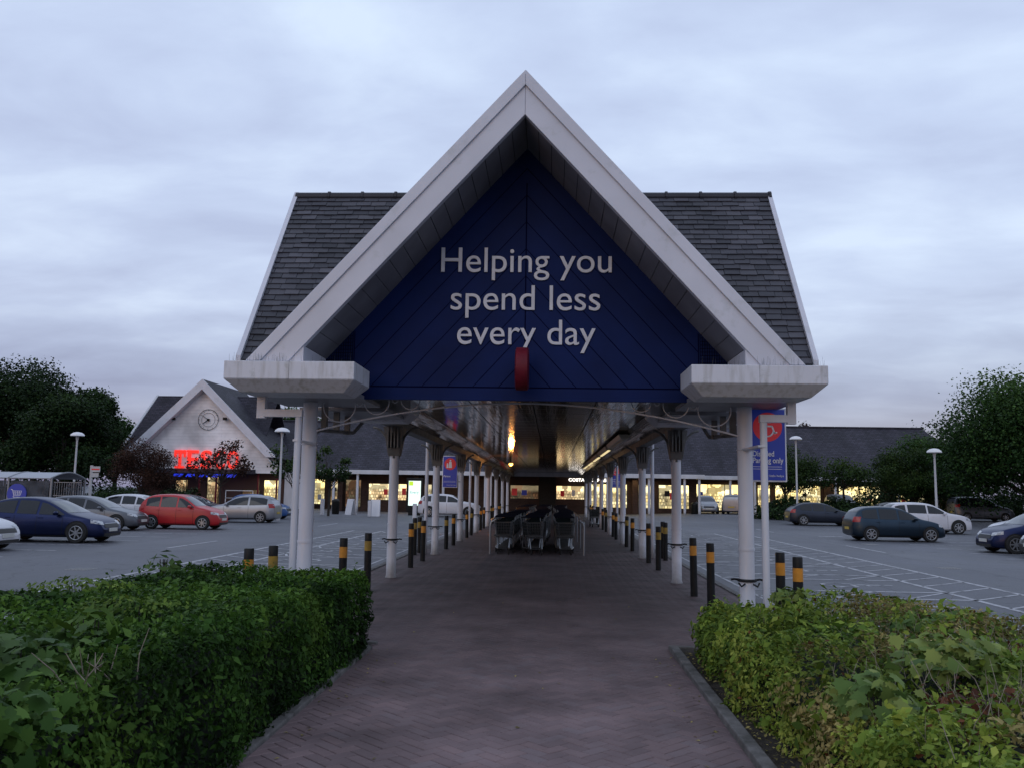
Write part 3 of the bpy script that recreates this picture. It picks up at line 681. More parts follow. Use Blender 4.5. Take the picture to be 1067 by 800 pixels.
# orange bulkhead lamp
la=empty('orange_lamp',(-1.85,40,2.98),0,'glowing orange bulkhead lamp hung under the canopy ceiling','lamp')
o=MB().lathe([(.02,-.07),(.08,-.05),(.10,0),(.08,.05),(.02,.06)],(0,0,0),14).build('lamp_glass',M['orange_lamp'],la,smooth=True)
o=MB().cyl((0,0,.05),(0,0,.38),.02,.02,8).box(-.09,.09,-.09,.09,.05,.075).build('hanger',M['black'],la)
pl=bpy.data.lights.new('orange_glow','POINT'); pl.energy=70; pl.color=(1,.40,.10); pl.shadow_soft_size=.12
po=bpy.data.objects.new('orange_glow',pl); COL.objects.link(po); po.location=(-1.85,40,2.80)
# ------------------------------------------------------------ bollards
def make_bollard(band,h=1.0):
    t=empty('bollard',(0,0,0)); 
    MB().lathe([(.062,-.12),(.062,h-.30),(.062,h-.298)],(0,0,0),16).build('shaft',M['black'],t,smooth=True)
    MB().lathe([(.0635,h-.30),(.0635,h-.135)],(0,0,0),16).build('reflective_band',band,t,smooth=True)
    MB().lathe([(.062,h-.135),(.062,h-.012),(.055,h)],(0,0,0),16).build('cap',M['black'],t,smooth=True)
    return t
protoA=make_bollard(M['amber']); protoY=make_bollard(M['yellow_band'])
usedA=usedY=False
BL=[]
def where(side,y):
    s='left' if side<0 else 'right'
    return s
ordn=['nearest','second','third','fourth','fifth','sixth','seventh','eighth','ninth','tenth','eleventh','twelfth','thirteenth','fourteenth']
spots=[]
for side,xx in((-1,-3.20),(1,2.50)):
    k_=0
    for i in range(7):
        for dy in((13.75,15.45) if side<0 else (14.15,15.75)) if i==0 else (2.35+18+6.7*(i-1),4.3+18+6.7*(i-1)) if side<0 else (2.95+18+6.7*(i-1),5.05+18+6.7*(i-1)):
            spots.append((xx+random.uniform(-.03,.03),dy,side,'in',k_)); k_+=1
for x,y in((-3.76,11.05),(-3.64,11.65)): spots.append((x,y,-1,'front',0 if y<11.3 else 1))
for x,y in((3.06,12.15),(3.06,11.3)): spots.append((x,y,1,'front',1 if y>12 else 0))
for x,y in((-3.72,24.3),(-3.72,25.2)): spots.append((x,y,-1,'out',0 if y<25 else 1))
for x,y in((3.04,24.0),(3.06,24.7)): spots.append((x,y,1,'out',0 if y<24.5 else 1))
for n_,(x,y,side,kind,k_) in enumerate(spots):
    yel = (n_%3==1) if kind=='in' else (kind=='front' and side<0 and k_==1) or kind=='out'
    if yel:
        b_=protoY if not usedY else copy_tree(protoY); usedY=True
    else:
        b_=protoA if not usedA else copy_tree(protoA); usedA=True
    b_.location=(x,y,0); b_.rotation_euler=(random.uniform(-.012,.012),random.uniform(-.012,.012),random.random()*6)
    sd='left' if side<0 else 'right'; colr='yellow' if yel else 'orange'
    if kind=='in': lab=f'black bollard with {colr} band, {ordn[k_]} from the front along the {sd} column row'
    elif kind=='front': lab=f'black bollard with {colr} band outside the front {sd} column, {"nearer" if k_==0 else "farther"} of two above the hedge'
    else: lab=f'black bollard with {colr} band on the kerb outside the {sd} columns, {"nearer" if k_==0 else "farther"} of its pair'
    tag(b_,lab,'bollard','bollards along the covered walkway')

for x,y,lab in ((-10.4,19.5,'square iron drain grating in the tarmac left of the canopy'),(10.6,24.5,'square iron drain grating in the tarmac right of the canopy'),(12.6,36,'round iron manhole cover in the aisle before the dark teal hatchback')):
    d=MB()
    if 'round' in lab: d.cyl((x,y,-.099),(x,y,-.092),.34,.34,28)
    else:
        d.box(x-.26,x+.26,y-.26,y+.26,-.099,-.094)
        for i in range(6): d.box(x-.22+i*.08,x-.19+i*.08,y-.22,y+.22,-.0939,-.088)
    o=d.build('drain_cover',M['iron']); tag(o,lab,'drain cover')
# ------------------------------------------------------------ blue parking signs on the columns
def disc(mb,cx,cz,r,y,mi=0,n=36):
    mb.add([(cx+r*math.cos(2*PI*i/n),y,cz+r*math.sin(2*PI*i/n)) for i in range(n)],[tuple(range(n))],mi)
def sbar(mb,a,b_,w,y,mi=0):
    a=Vector(a);b_=Vector(b_);d=(b_-a).normalized();p=Vector((-d.y,d.x))*w/2
    mb.add([(a.x-p.x,y,a.y-p.y),(b_.x-p.x,y,b_.y-p.y),(b_.x+p.x,y,b_.y+p.y),(a.x+p.x,y,a.y+p.y)],[(0,1,2,3)],mi); 
def parking_sign(x,y,z,kind,label,side,w=.54,h=1.12):
    t=empty('parking_sign',(x,y,z),0,label,'sign','blue parking signs on the canopy columns')
    f=MB(); f.box(-w/2,w/2,-.02,.02,0,h); f.build('frame',M['signwhite'],t,bevel=.012)
    p=MB(); p.box(-w/2+.022,w/2-.022,-.026,-.021,.022,h-.022); face=p.build('face',M['signblue'],t)
    d=MB(); disc(d,0.0,h*.74,w*.385,-.030); d.build('red_disc',M['signred'],face)
    s=MB(); Y=-.034; c=(0.0,h*.74)
    if kind=='disabled':
        k=w*.36
        pts=[(c[0]+k*(.42*math.cos(a)-.02),Y,c[1]+k*(.42*math.sin(a)-.28)) for a in [R(q) for q in range(130,370,15)]]
        for a,b_ in zip(pts,pts[1:]): sbar(s,(a[0],a[2]),(b_[0],b_[2]),k*.11,Y)
        q=lambda u,v:(c[0]+k*u,c[1]+k*v)
        disc(s,*q(-.12,.72),k*.12,Y); sbar(s,q(-.12,.58),q(-.08,.02),k*.15,Y); sbar(s,q(-.1,.05),q(.34,.05),k*.12,Y); sbar(s,q(.32,.08),q(.52,-.48),k*.12,Y); sbar(s,q(.48,-.46),q(.70,-.38),k*.11,Y); sbar(s,q(-.1,.34),q(.24,.34),k*.1,Y)
    else:
        k=w*.36; q=lambda u,v:(c[0]+k*u,c[1]+k*v)
        disc(s,*q(.02,.62),k*.16,Y); s.add([(q(-.20,.42)[0],Y,q(0,.42)[1]),(q(.24,.42)[0],Y,q(0,.42)[1]),(q(.34,-.7)[0],Y,q(0,-.7)[1]),(q(-.28,-.7)[0],Y,q(0,-.7)[1])],[(3,2,1,0)])
        disc(s,*q(-.50,.02),k*.13,Y); s.add([(q(-.64,-.12)[0],Y,q(0,-.12)[1]),(q(-.36,-.12)[0],Y,q(0,-.12)[1]),(q(-.34,-.7)[0],Y,q(0,-.7)[1]),(q(-.66,-.7)[0],Y,q(0,-.7)[1])],[(3,2,1,0)])
    s.build('symbol',M['signwhite'],face)
    if kind=='disabled':
        text_mesh('lettering','Disabled',M['signwhite'],.1,(-w/2+.05,-.031,h*.345),face,width=w*.56,extrude=.002,bold=.0015)
        text_mesh('lettering','Parking only',M['signwhite'],.1,(-w/2+.05,-.031,h*.255),face,width=w*.80,extrude=.002,bold=.0015)
    else:
        text_mesh('lettering','Parent',M['signwhite'],.1,(-w/2+.05,-.031,h*.33),face,width=w*.45,extrude=.002,bold=.0015)
    b_=MB()
    for r in range(2): b_.box(-w/2+.05,w/2-.07,-.029,-.0275,h*(.20-r*.03),h*(.206-r*.03))
    b_.build('small_print',M['signwhite'],face)
    text_mesh('lettering','Every little helps',M['signwhite'],.04,(w/2-.05-w*.60,-.031,h*.07),face,width=w*.60,extrude=.002)
    br=MB(); 
    for zz in(.2,h-.2): br.box(-side*w/2-(.10 if side>0 else 0),-side*w/2+(.10 if side<0 else 0),-.012,.012,zz,zz+.03)
    br.build('bracket',M['iron'],t)
    return t
parking_sign(2.86,11.90,1.93,'disabled','large blue disabled parking sign with red wheelchair disc behind the front right column',1,w=.50,h=.98)
parking_sign(-3.60,31.3,1.86,'parent','blue parking sign with red disc of adult and child on the left columns',-1)
parking_sign(3.20,44.75,2.02,'disabled','small distant blue sign with red wheelchair disc on the right columns',1)
# ------------------------------------------------------------ supermarket
by=82.
bd=empty('supermarket_building',(0,by,0),0,'long low brick supermarket with slate roof, lit windows and white sign gable','building')
off=Vector((0,by,0))
def BP(name,mb,m,parent=bd,**kw):
    mb.v=[(v[0],v[1]-by,v[2]) for v in mb.v]; return mb.build(name,m,parent,**kw)
x0,x1=-39,39
# walls: wings, recessed centre
w_=MB()
def wall_with_openings(mb,xa,xb,y,z0,z1,opens):
    xs_=xa
    for (a,b_,zb,zt_) in sorted(opens):
        if a>xs_: mb.box(xs_,a,y,y+.25,z0,z1)
        if zb>z0: mb.box(a,b_,y,y+.25,z0,zb)
        if zt_<z1: mb.box(a,b_,y,y+.25,zt_,z1)
        xs_=b_
    if xs_<xb: mb.box(xs_,xb,y,y+.25,z0,z1)
cen=[(-17.7,-16.3,.2,2.6),(-15.7,-12.0,.85,2.30),(-10.9,-10.2,.9,2.3),(-3.55,-1.08,1.15,2.35),(.36,2.8,1.15,2.35),(3.2,6.4,.5,2.55),(7.3,8.5,.5,2.55),(9.0,11.6,.5,2.55)]
wing=[(12.9,17.6,.3,2.75),(19.0,20.2,.3,2.75),(20.6,24.8,.3,2.75),(26.4,30.2,.3,2.75),(31.6,34.2,.3,2.75)]
wall_with_openings(w_,-18.2,12.2,75.6,-.2,3.5,cen); wall_with_openings(w_,12.2,x1-1,by+1.2,-.2,3.5,wing); wall_with_openings(w_,x0,-18.2,by+1.2,-.2,3.5,[(-22.9,-21.4,.3,2.7),(-20.9,-18.8,.2,2.7)])
w_.box(12.0,12.25,75.85,by+1.2,-.2,3.5); w_.box(-18.2,-17.95,75.85,by+1.2,-.2,3.5); w_.box(x1-1.25,x1-1,by+1.45,by+14,-.2,3.5); w_.box(x0,x0+.25,by+1.45,by+14,-.2,3.5)
BP('brick_wall',w_,M['brick'])
def window(a,b_,y,zb,zt_,m,nm=None):
    f=MB(); t=.05
    f.box(a,b_,y-.02,y+.06,zt_-t,zt_); f.box(a,b_,y-.02,y+.06,zb,zb+t); n=nm or max(1,int((b_-a)/1.3))
    for i in range(n+1):
        q=a+(b_-a-t)*i/n; f.box(q,q+t,y-.02,y+.06,zb+t,zt_-t)
    fr=BP('window',f,M['black'])
    if (b_-a)>1.4:
        for q in range(1+int((b_-a)/2.2)):
            px_=random.uniform(a+.15,b_-.6); pz=random.uniform(zb+.25,zt_-.75); ps=MB(); ps.box(px_,px_+random.uniform(.25,.5),y-.03,y-.022,pz,pz+random.uniform(.3,.6)); ps.v=[(v[0],v[1]-by,v[2]) for v in ps.v]; ps.build('poster',M[random.choice(['signred','signwhite','signblue','black'])],fr)
    g_=MB(); g_.box(a+.01,b_-.01,y+.11,y+.14,zb+.01,zt_-.01); g_.v=[(v[0],v[1]-by,v[2]) for v in g_.v]; g_.build('lit_interior',m,fr)
for i,(a,b_,zb,zt_) in enumerate(cen): window(a,b_,75.6,zb,zt_,[M['shop_dark'],M['shop_mid'],M['shop_dim'],M['shop_dark'],M['shop_mid'],M['shop'],M['shop'],M['shop']][i])
window(-22.9,-21.4,by+1.2,.3,2.7,M['shop']); window(-20.9,-18.8,by+1.2,.2,2.7,M['shop_dim'])
for a,b_,zb,zt_ in wing: window(a,b_,by+1.2,zb,zt_,M['shop'])
# roofs
def rp(*pts,side=False,name='slate_roof',m=None):
    r=roof_plane(*pts,th=.12); return BP(name,r,m or (M['slate_side'] if side else M['slate']))
ZR=8.6; YR=90
rp((x0,by-.6,3.42),(x1,by-.6,3.42),(x1-2,YR,ZR),(x0,YR,ZR)); rp((x0,by+16.6,3.42),(x1,by+16.6,3.42),(x1-2,YR,ZR),(x0,YR,ZR))
rp((x1,by-.6,3.42),(x1,by+16.6,3.42),(x1-2,YR,ZR),(x1-2.02,YR-.01,ZR),side=True)
# projecting centre: hipped
rp((-18.6,73.4,3.30),(12.4,73.4,3.30),(7.4,80.6,7.3),(-13.6,80.6,7.3)); rp((12.4,73.4,3.30),(12.4,84,3.30),(7.4,84,7.3),(7.4,80.6,7.3),side=True); rp((-18.6,73.4,3.30),(-18.6,84,3.30),(-13.6,84,7.3),(-13.6,80.6,7.3),side=True)
rp((-13.6,80.6,7.3),(7.4,80.6,7.3),(7.4,88,7.32),(-13.6,88,7.32))
rc=MB()
for i in range(60): a=x0+2+(x1-x0-4)*i/60; rc.cyl((a,YR,ZR+.02),(a+(x1-x0-4)/60-.05,YR,ZR+.02),.12,.12,6)
BP('ridge_tiles',rc,M['slate'])
fa=MB(); fa.box(-18.7,12.5,73.25,73.4,3.02,3.36); fa.box(12.40,12.52,73.4,81.2,3.02,3.36); fa.box(12.52,x1,by-.78,by-.62,3.12,3.46); fa.box(x0,-18.72,by-.78,by-.62,3.12,3.46); fa.box(-18.72,-18.6,73.4,81.2,3.02,3.36)
BP('white_fascia',fa,M['white'],bevel=.02)
so_=MB(); so_.box(-18.6,12.4,73.4,75.6,3.16,3.20); so_.box(12.5,x1,by-.62,by+1.2,3.26,3.30); so_.box(x0,-18.6,by-.62,by+1.2,3.26,3.30)
BP('eaves_soffit',so_,mat('warm_soffit',(.20,.16,.11),.7))
for x,y in [(q,73.55) for q in(-18.2,-16.2,-9.0,-5.5,4.6,8.0,10.9,12.1)]+[(q,by-.5) for q in(16.2,18.4,25.6,31.2,34.6)]:
    p=MB(); p.cyl((x,y,-.2),(x,y,3.02 if y<80 else 3.12),.11,.11,12); BP('post',p,M['post'],smooth=True)
for x,y in [(q,75.2) for q in(-18.0,-11.5,7.0,-4.6)]:
    p=MB(); p.box(x-.22,x+.22,y-.2,y+.2,-.2,3.15); BP('brick_pier',p,M['brick'])
for x in(18.3,25.5,31.0):
    p=MB(); p.box(x-.45,x+.45,by+.7,by+1.19,-.2,3.25); BP('brick_pier',p,M['brick'])
# dark door and cafe sign seen down the canopy
p=MB(); p.box(-1.05,.33,75.2,75.58,-.1,3.1); BP('dark_entrance_pier',p,M['black'])
p=MB(); p.box(-3.6,3.2,74.4,74.6,3.04,3.15); BP('header_beam',p,mat('ochre_header',(.30,.16,.07),.6))
tb=text_mesh('cafe_lettering','COSTA',M['costa'],.4,(1.42,74.9-by,2.69),bd,width=1.35,height=.27,extrude=.02,bold=.012)
tb=text_mesh('cafe_lettering','COFFEE',M['costa'],.4,(3.2,74.9-by,2.69),bd,width=1.4,height=.27,extrude=.02,bold=.012)
for nm_,(x,y) in enumerate(((-9.6,73.9),(-13.2,73.9))):
    p=MB().lathe([(.03,-.14),(.14,-.06),(.15,.04),(.06,.14)],(x,y,2.72),12); BP('globe_light',p,mat('globe_lit',(1,.9,.6),.4,emit=(1,.85,.45),estr=3 if nm_==0 else 1),smooth=True)
# shop fronts get real light spilling out
for x,y,z,e,sx in((6.5,74.6,2.9,34,5),(-9,74.6,2.9,9,5),(22,by+.3,3.0,75,14)):
    al=bpy.data.lights.new('shopfront_glow','AREA'); al.energy=e; al.color=(1,.78,.42); al.shape='RECTANGLE'; al.size=sx; al.size_y=.6
    ao=bpy.data.objects.new('shopfront_glow',al); COL.objects.link(ao); ao.location=(x,y,z)
# sign gable
gx=-31.7; gy=78.0; ga=11.45; gs=.98; ge=4.55
gp=MB(); gp.prism([(gx-6.2,3.05),(gx+7.2,3.05),(gx+7.2,ga-.6-gs*7.2+0),(gx,ga-.6),(gx-6.2,ga-.6-gs*6.2)],1,gy+.9,gy+1.1)
gable=BP('gable_cladding',gp,M['clad'])
for s,xe in((-1,7.05),(1,7.05)):
    b=MB(); b.prism([(gx,ga),(gx,ga-.95),(gx+s*(xe-.9),ga-.95-gs*(xe-.9)),(gx+s*xe,ga-.95-gs*(xe-.9)),(gx+s*xe,ga-gs*xe)],1,gy,gy+.12); BP('bargeboard',b,M['barge'],bevel=.01)
    u=MB(); u.hexa([(gx,gy+.12,ga-.95),(gx+s*6.8,gy+.12,ga-.95-gs*6.8),(gx+s*6.8,gy+.9,ga-.95-gs*6.8),(gx,gy+.9,ga-.95),(gx,gy+.12,ga-.85),(gx+s*6.8,gy+.12,ga-.85-gs*6.8),(gx+s*6.8,gy+.9,ga-.85-gs*6.8),(gx,gy+.9,ga-.85)]); BP('gable_soffit',u,M['white'])
    rp((gx+s*.0,gy+.05,ga-.02),(gx,89.5,ga-.02),(gx+s*7.2,89.5,ga-.02-gs*7.2),(gx+s*7.2,gy+.05,ga-.02-gs*7.2),side=True)
# its cross roof, ridge parallel to the facade
rp((gx-8.6,gy+.6,3.0),(gx+5,gy+.6,3.0),(gx+5,gy+6.6,10.55),(gx-7.0,gy+6.6,10.55)); rp((gx-8.6,gy+13,3.0),(gx+5,gy+13,3.0),(gx+5,gy+6.6,10.55),(gx-7.0,gy+6.6,10.55))
v=MB(); v.hexa([(gx-8.75,gy+.5,2.9),(gx-8.55,gy+.5,2.9),(gx-6.95,gy+6.6,10.4),(gx-7.15,gy+6.6,10.4),(gx-8.75,gy+.5,3.1),(gx-8.55,gy+.5,3.1),(gx-6.95,gy+6.6,10.62),(gx-7.15,gy+6.6,10.62)]); BP('roof_verge',v,M['white'])
# shopfront below gable
sf=MB(); sf.box(gx-6.2,gx+7.2,gy+2.6,gy+2.8,-.2,3.05); BP('entrance_wall',sf,mat('dark_red_brown_front',(.05,.018,.015),.6))
for a,b_,zb,zt_,m in((-3.0,-1.9,.2,2.4,'shop_dim'),(.0,1.1,.1,2.7,'shop_dim'),(3.3,5.0,.0,1.6,'shop_dark'),(5.3,6.7,.2,2.5,'shop')): window(gx+a,gx+b_,gy+2.45,zb,zt_,M[m],1)
for q in(-.3,1.25,5.1,6.8):
    fr=MB(); fr.box(gx+q,gx+q+.14,gy+1.2,gy+1.34,-.2,3.04)
    BP('red_frame',fr,M['red'])
kp=MB(); kp.box(gx+7.3,gx+9.4,gy+2.2,gy+2.4,-.2,3.2); BP('white_panel',kp,M['white'])
wf=MB(); 
for q in(2.6,5.05): wf.box(gx+q,gx+q+.06,gy+.2,gy+.26,-.1,1.5)
wf.box(gx+2.6,gx+5.1,gy+.2,gy+.26,1.45,1.52); wf.box(gx+2.6,gx+5.1,gy+.2,gy+.26,.8,.85); BP('trolley_bay_frame',wf,M['white'])
# red letters with slab serifs, blue dashes
def aty(px,py,y):
    c=Vector((px-533.5,-(py-400),-F_)); r=rot@c; t=y/r.y; return Vector((r.x*t,y,H_+r.z*t))
LY=gy+.80
a=aty(180,487,LY); b_=aty(250,466,LY)
lw=(b_.x-a.x); lx=a.x; lz=a.z; lh=1.62
for i,ch in enumerate('TESCO'):
    cx_=lx+lw*(i+.5)/5
    o=text_mesh('sign_letter',ch,M['tred'],1.9,(cx_,LY-by,lz),bd,width=lw/5*.82,height=lh,extrude=.09,bold=.022,align='CENTER')
    if ch=='T':
        se=MB(); ww=lw/5*.84/2
        se.box(cx_-ww,cx_-ww+.14,LY-.10,LY+.08,lz+lh-.62,lz+lh-.02); se.box(cx_+ww-.14,cx_+ww,LY-.10,LY+.08,lz+lh-.62,lz+lh-.02); se.box(cx_-.42,cx_+.42,LY-.10,LY+.08,lz,lz+.17)
        BP('letter_serif',se,M['tred'])
    if ch=='E':
        se=MB(); ww=lw/5*.82/2; se.box(cx_-ww-.1,cx_-ww+.2,LY-.10,LY+.08,lz,lz+.15); se.box(cx_-ww-.1,cx_-ww+.2,LY-.10,LY+.08,lz+lh-.15,lz+lh); BP('letter_serif',se,M['tred'])
    d=MB(); ww=lw/5*.33; zz=lz-.78; d.prism([(cx_-ww-.2,zz),(cx_+ww-.2,zz),(cx_+ww+.15,zz+.45),(cx_-ww+.15,zz+.45)],1,LY-.08,LY+.05); BP('blue_dash',d,M['tblue'])
ck=aty(217,437,LY); c=MB()
c.tube([(ck.x+.93*math.cos(2*PI*i/40),LY,ck.z+.93*math.sin(2*PI*i/40)) for i in range(40)],.022,6,closed=True)
c.tube([(ck.x+.62*math.cos(2*PI*i/40),LY,ck.z+.62*math.sin(2*PI*i/40)) for i in range(40)],.015,5,closed=True)
for i in range(12):
    t=2*PI*i/12; c.cyl((ck.x+.78*math.cos(t),LY,ck.z+.78*math.sin(t)),(ck.x+.92*math.cos(t),LY,ck.z+.92*math.sin(t)),.014,n=5)
ck_o=BP('clock_ring',c,M['black']); h_=MB()
h_.cyl((ck.x,LY-.03,ck.z),(ck.x-.62,LY-.03,ck.z+.42),.035,.02,6); h_.cyl((ck.x,LY-.03,ck.z),(ck.x-.45,LY-.03,ck.z-.35),.05,.03,6); h_.lathe([(.12,-.1),(.13,0),(.12,.1)],(ck.x,LY,ck.z),12)
h_.v=[(v_[0],v_[1]-by,v_[2]) for v_ in h_.v]; h_.build('clock_hands',M['black'],ck_o)
for q in(181,234.5):
    p_=aty(q,436,LY-.2); f=MB(); f.box(p_.x-.14,p_.x+.14,p_.y-.2,p_.y+.1,p_.z-.12,p_.z+.12); f.box(p_.x-.03,p_.x+.03,p_.y,p_.y+.5,p_.z+.05,p_.z+.12); BP('floodlight',f,M['black'],bevel=.02)
# ------------------------------------------------------------ forecourt objects
def gpos(px,py,z=-.1):
    c=Vector((px-533.5,-(py-400),-F_)); r=rot@c; t=(z-H_)/r.z; return Vector((r.x*t,r.y*t,z))
def xat(px,y,z=0):  # world x of a pixel column at depth y
    lo=(px-574.8)/F_*y; return lo
ad_=empty('advert_screen',(xat(432.5,66),66,-.1),R(6),'tall black framed digital advert screen glowing white and green by the shopfront','advert display')
MB().box(-.62,.62,-.12,.12,.25,2.75).box(-.45,.45,-.1,.1,0,.25).build('case',M['black'],ad_,bevel=.03)
MB().box(-.45,.45,-.13,-.124,.72,2.55).build('screen',M['screen'],ad_)
MB().box(-.42,-.12,-.135,-.131,2.2,2.5).build('screen_badge',mat('lime_green_lit',(.5,.7,.02),.5,emit=(.5,.75,.05),estr=.8),ad_)
text_mesh('screen_lettering','Every',mat('screen_teal',(.02,.2,.2),.5,emit=(.05,.3,.3),estr=.5),.3,(-.32,-.135,1.6),ad_,width=.62,extrude=.001)
def a_board(x,y,rz,label,top):
    t=empty('pavement_sign',(x,y,-.1),rz,label,'pavement sign','pavement signs outside the shop')
    for s in(-1,1):
        m=MB(); m.hexa([(-.32,s*.28-.015,0),(.32,s*.28-.015,0),(.32,s*.28+.015,0),(-.32,s*.28+.015,0),(-.32,s*.03-.015,1.15),(.32,s*.03-.015,1.15),(.32,s*.03+.015,1.15),(-.32,s*.03+.015,1.15)]); m.build('board',M['signwhite'],t)
    m=MB(); m.hexa([(-.27,-.235,.16),(.27,-.235,.16),(.27,-.232,.16),(-.27,-.232,.16),(-.27,-.060,1.08),(.27,-.060,1.08),(.27,-.057,1.08),(-.27,-.057,1.08)]); m.build('poster',top,t)
a_board(xat(392,62),62,R(5),'white A board with yellow green poster beside a white post','' or mat('poster_yellow_green',(.30,.34,.05),.5,col2=(.5,.5,.45),nscale=3,emit=(.3,.35,.1),estr=.12))
a_board(xat(366,65),65,R(-35),'leaning pale A board turned sideways outside the shop',mat('poster_pale',(.45,.43,.38),.5,col2=(.2,.16,.1),nscale=3))
for i,(px,y,h) in enumerate(((386,61,1.1),(433,57,1.0),(336,63,1.15))):
    t=MB().box(-.12,.12,-.12,.12,0,h).box(-.13,.13,-.13,.13,h-.14,h-.10).build('white_bollard',M['white'],bevel=.03,loc=(xat(px,y),y,-.1)); 
    tag(t,['square white bollard beside the yellow green A board','square white bollard in front of the glowing advert screen','square white bollard left of the two A boards'][i],'bollard','square white bollards outside the shop')
# cafe furniture: dark bins and chairs reading as silhouettes
def bin_(x,y,label):
    t=empty('litter_bin',(x,y,-.1+(.1 if x>0 else 0)),0,label,'bin'); MB().lathe([(.24,0),(.27,.05),(.29,.85),(.30,.9)],(0,0,0),16).build('body',M['black'],t,smooth=True); MB().lathe([(.30,.9),(.28,1.02),(.14,1.12)],(0,0,0),16).build('lid',M['black'],t,smooth=True)
bin_(xat(350,66),66,'round black litter bin outside the dark shop entrance at left'); bin_(xat(721,74),74,'black litter bin standing beside the head-on silver car')
# ------------------------------------------------------------ lamp posts
LB={}
def lamp(x,y,h,label):
    t=empty('lamp_post',(x,y,gz(x,y)),0,label,'street lamp','mushroom headed car park lamps')
    MB().lathe([(.11,0),(.11,.9),(.075,.95),(.055,h-.1)],(0,0,0),12).build('pole',M['lamp'],t,smooth=True)
    MB().lathe([(.06,h-.35),(.10,h-.12),(.12,h-.05)],(0,0,0),12).build('collar',M['lamp'],t,smooth=True)
    MB().lathe([(.40,h-.06),(.44,h-.03),(.40,h+.07),(.26,h+.17),(.08,h+.21)],(0,0,0),20).build('lamp_head',M['dome'],t,smooth=True)
lamp(xat(69,56),56,5.05,'mushroom headed lamp post rising behind the glass trolley shelter')
lamp(xat(290,51),51,5.15,'mushroom headed lamp post just left of the front left column')
lamp(xat(825,64),64,5.75,'mushroom headed lamp post right of the large blue disabled sign')
lamp(xat(964,55),55,4.62,'mushroom headed lamp post before the big tree at right')
# ------------------------------------------------------------ trolley shelter, left
sh=empty('trolley_shelter',(-27.8,41,-.1),0,'open glass sided trolley shelter with pale curved roof behind the navy hatchback','shelter')
rfm=MB(); n=9
for i in range(n):
    a0=-1.5+3*i/n; a1=-1.5+3*(i+1)/n; z=lambda q:2.12+.28*math.cos(q/1.5*PI/2)
    rfm.hexa([(-9,a0,z(a0)),(5.0,a0,z(a0)),(5.0,a1,z(a1)),(-9,a1,z(a1)),(-9,a0,z(a0)+.03),(5.0,a0,z(a0)+.03),(5.0,a1,z(a1)+.03),(-9,a1,z(a1)+.03)])
rfm.build('roof',mat('pale_roof_sheet',(.27,.28,.32),.35),sh)
for q in range(8):
    rbm=MB(); xx=-9+q*2; rbm.tube([(xx,-1.5+3*i/10,2.155+.28*math.cos((-1.5+3*i/10)/1.5*PI/2)) for i in range(11)],.03,5)
    rbm.build('roof_rib',M['alu'],sh)
for q in range(8):
    xx=-9+q*2
    for yy in(-1.45,1.45): MB().box(xx-.035,xx+.035,yy-.035,yy+.035,0,2.14).build('shelter_post',M['alu'],sh)
for q in range(7):
    for yy in(-1.45,1.45): MB().box(-8.9+q*2,-8.9+q*2+1.8,yy-.01,yy+.01,.3,2.02).build('side_panel',M['shelter_glass'],sh)
dk=MB(); disc(dk,0,0,.60,0,n=40); 
ds=MB().cyl((0,.02,0),(0,-.02,0),.45,.45,40).build('round_sign',M['signblue'],sh); ds.location=(3.45,-1.50,1.42)
tr=MB(); q=[(-.36,.26),(-.26,.24),(-.16,-.08),(.24,-.08)]
for a,b_ in zip(q,q[1:]): sbar(tr,a,b_,.04,-.026)
for a,b_ in(((-.24,.17),(.32,.17)),((.32,.17),(.25,-.08)),((-.21,.05),(.29,.06)),((-.1,.17),(-.06,-.08)),((.05,.17),(.07,-.08)),((.18,.17),(.17,-.08)),((-.16,-.08),(-.2,-.2)),((-.2,-.2),(.24,-.2))): sbar(tr,a,b_,.028,-.026)
disc(tr,-.14,-.27,.045,-.026,n=12); disc(tr,.2,-.27,.045,-.026,n=12); tr.v=[(v_[0]*.75,v_[1],v_[2]*.75) for v_ in tr.v]; tr.build('trolley_symbol',M['signwhite'],ds)
# mesh sided pen beside it
pen=MB()
for i in range(12): pen.cyl((5.15+i*.11,-1.4,0),(5.15+i*.11,-1.4,1.95),.008,n=4)
for z in(.05,.7,1.35,1.95): pen.box(5.1,6.4,-1.42,-1.39,z,z+.03)
pen.build('mesh_panel',M['alu'],sh)
sg=empty('direction_sign',(xat(87,46),46,-.1),R(8),'pale grey post carrying two small white and red plates right of the shelter','sign')
MB().box(-.06,.06,-.05,.05,0,2.9).build('post',M['lamp'],sg); MB().box(.0,.46,-.08,-.052,2.55,2.85).box(.0,.40,-.08,-.052,2.28,2.50).build('plate',M['lamp'],sg); MB().box(.03,.43,-.086,-.081,2.66,2.73).build('stripe',M['signred'],sg)
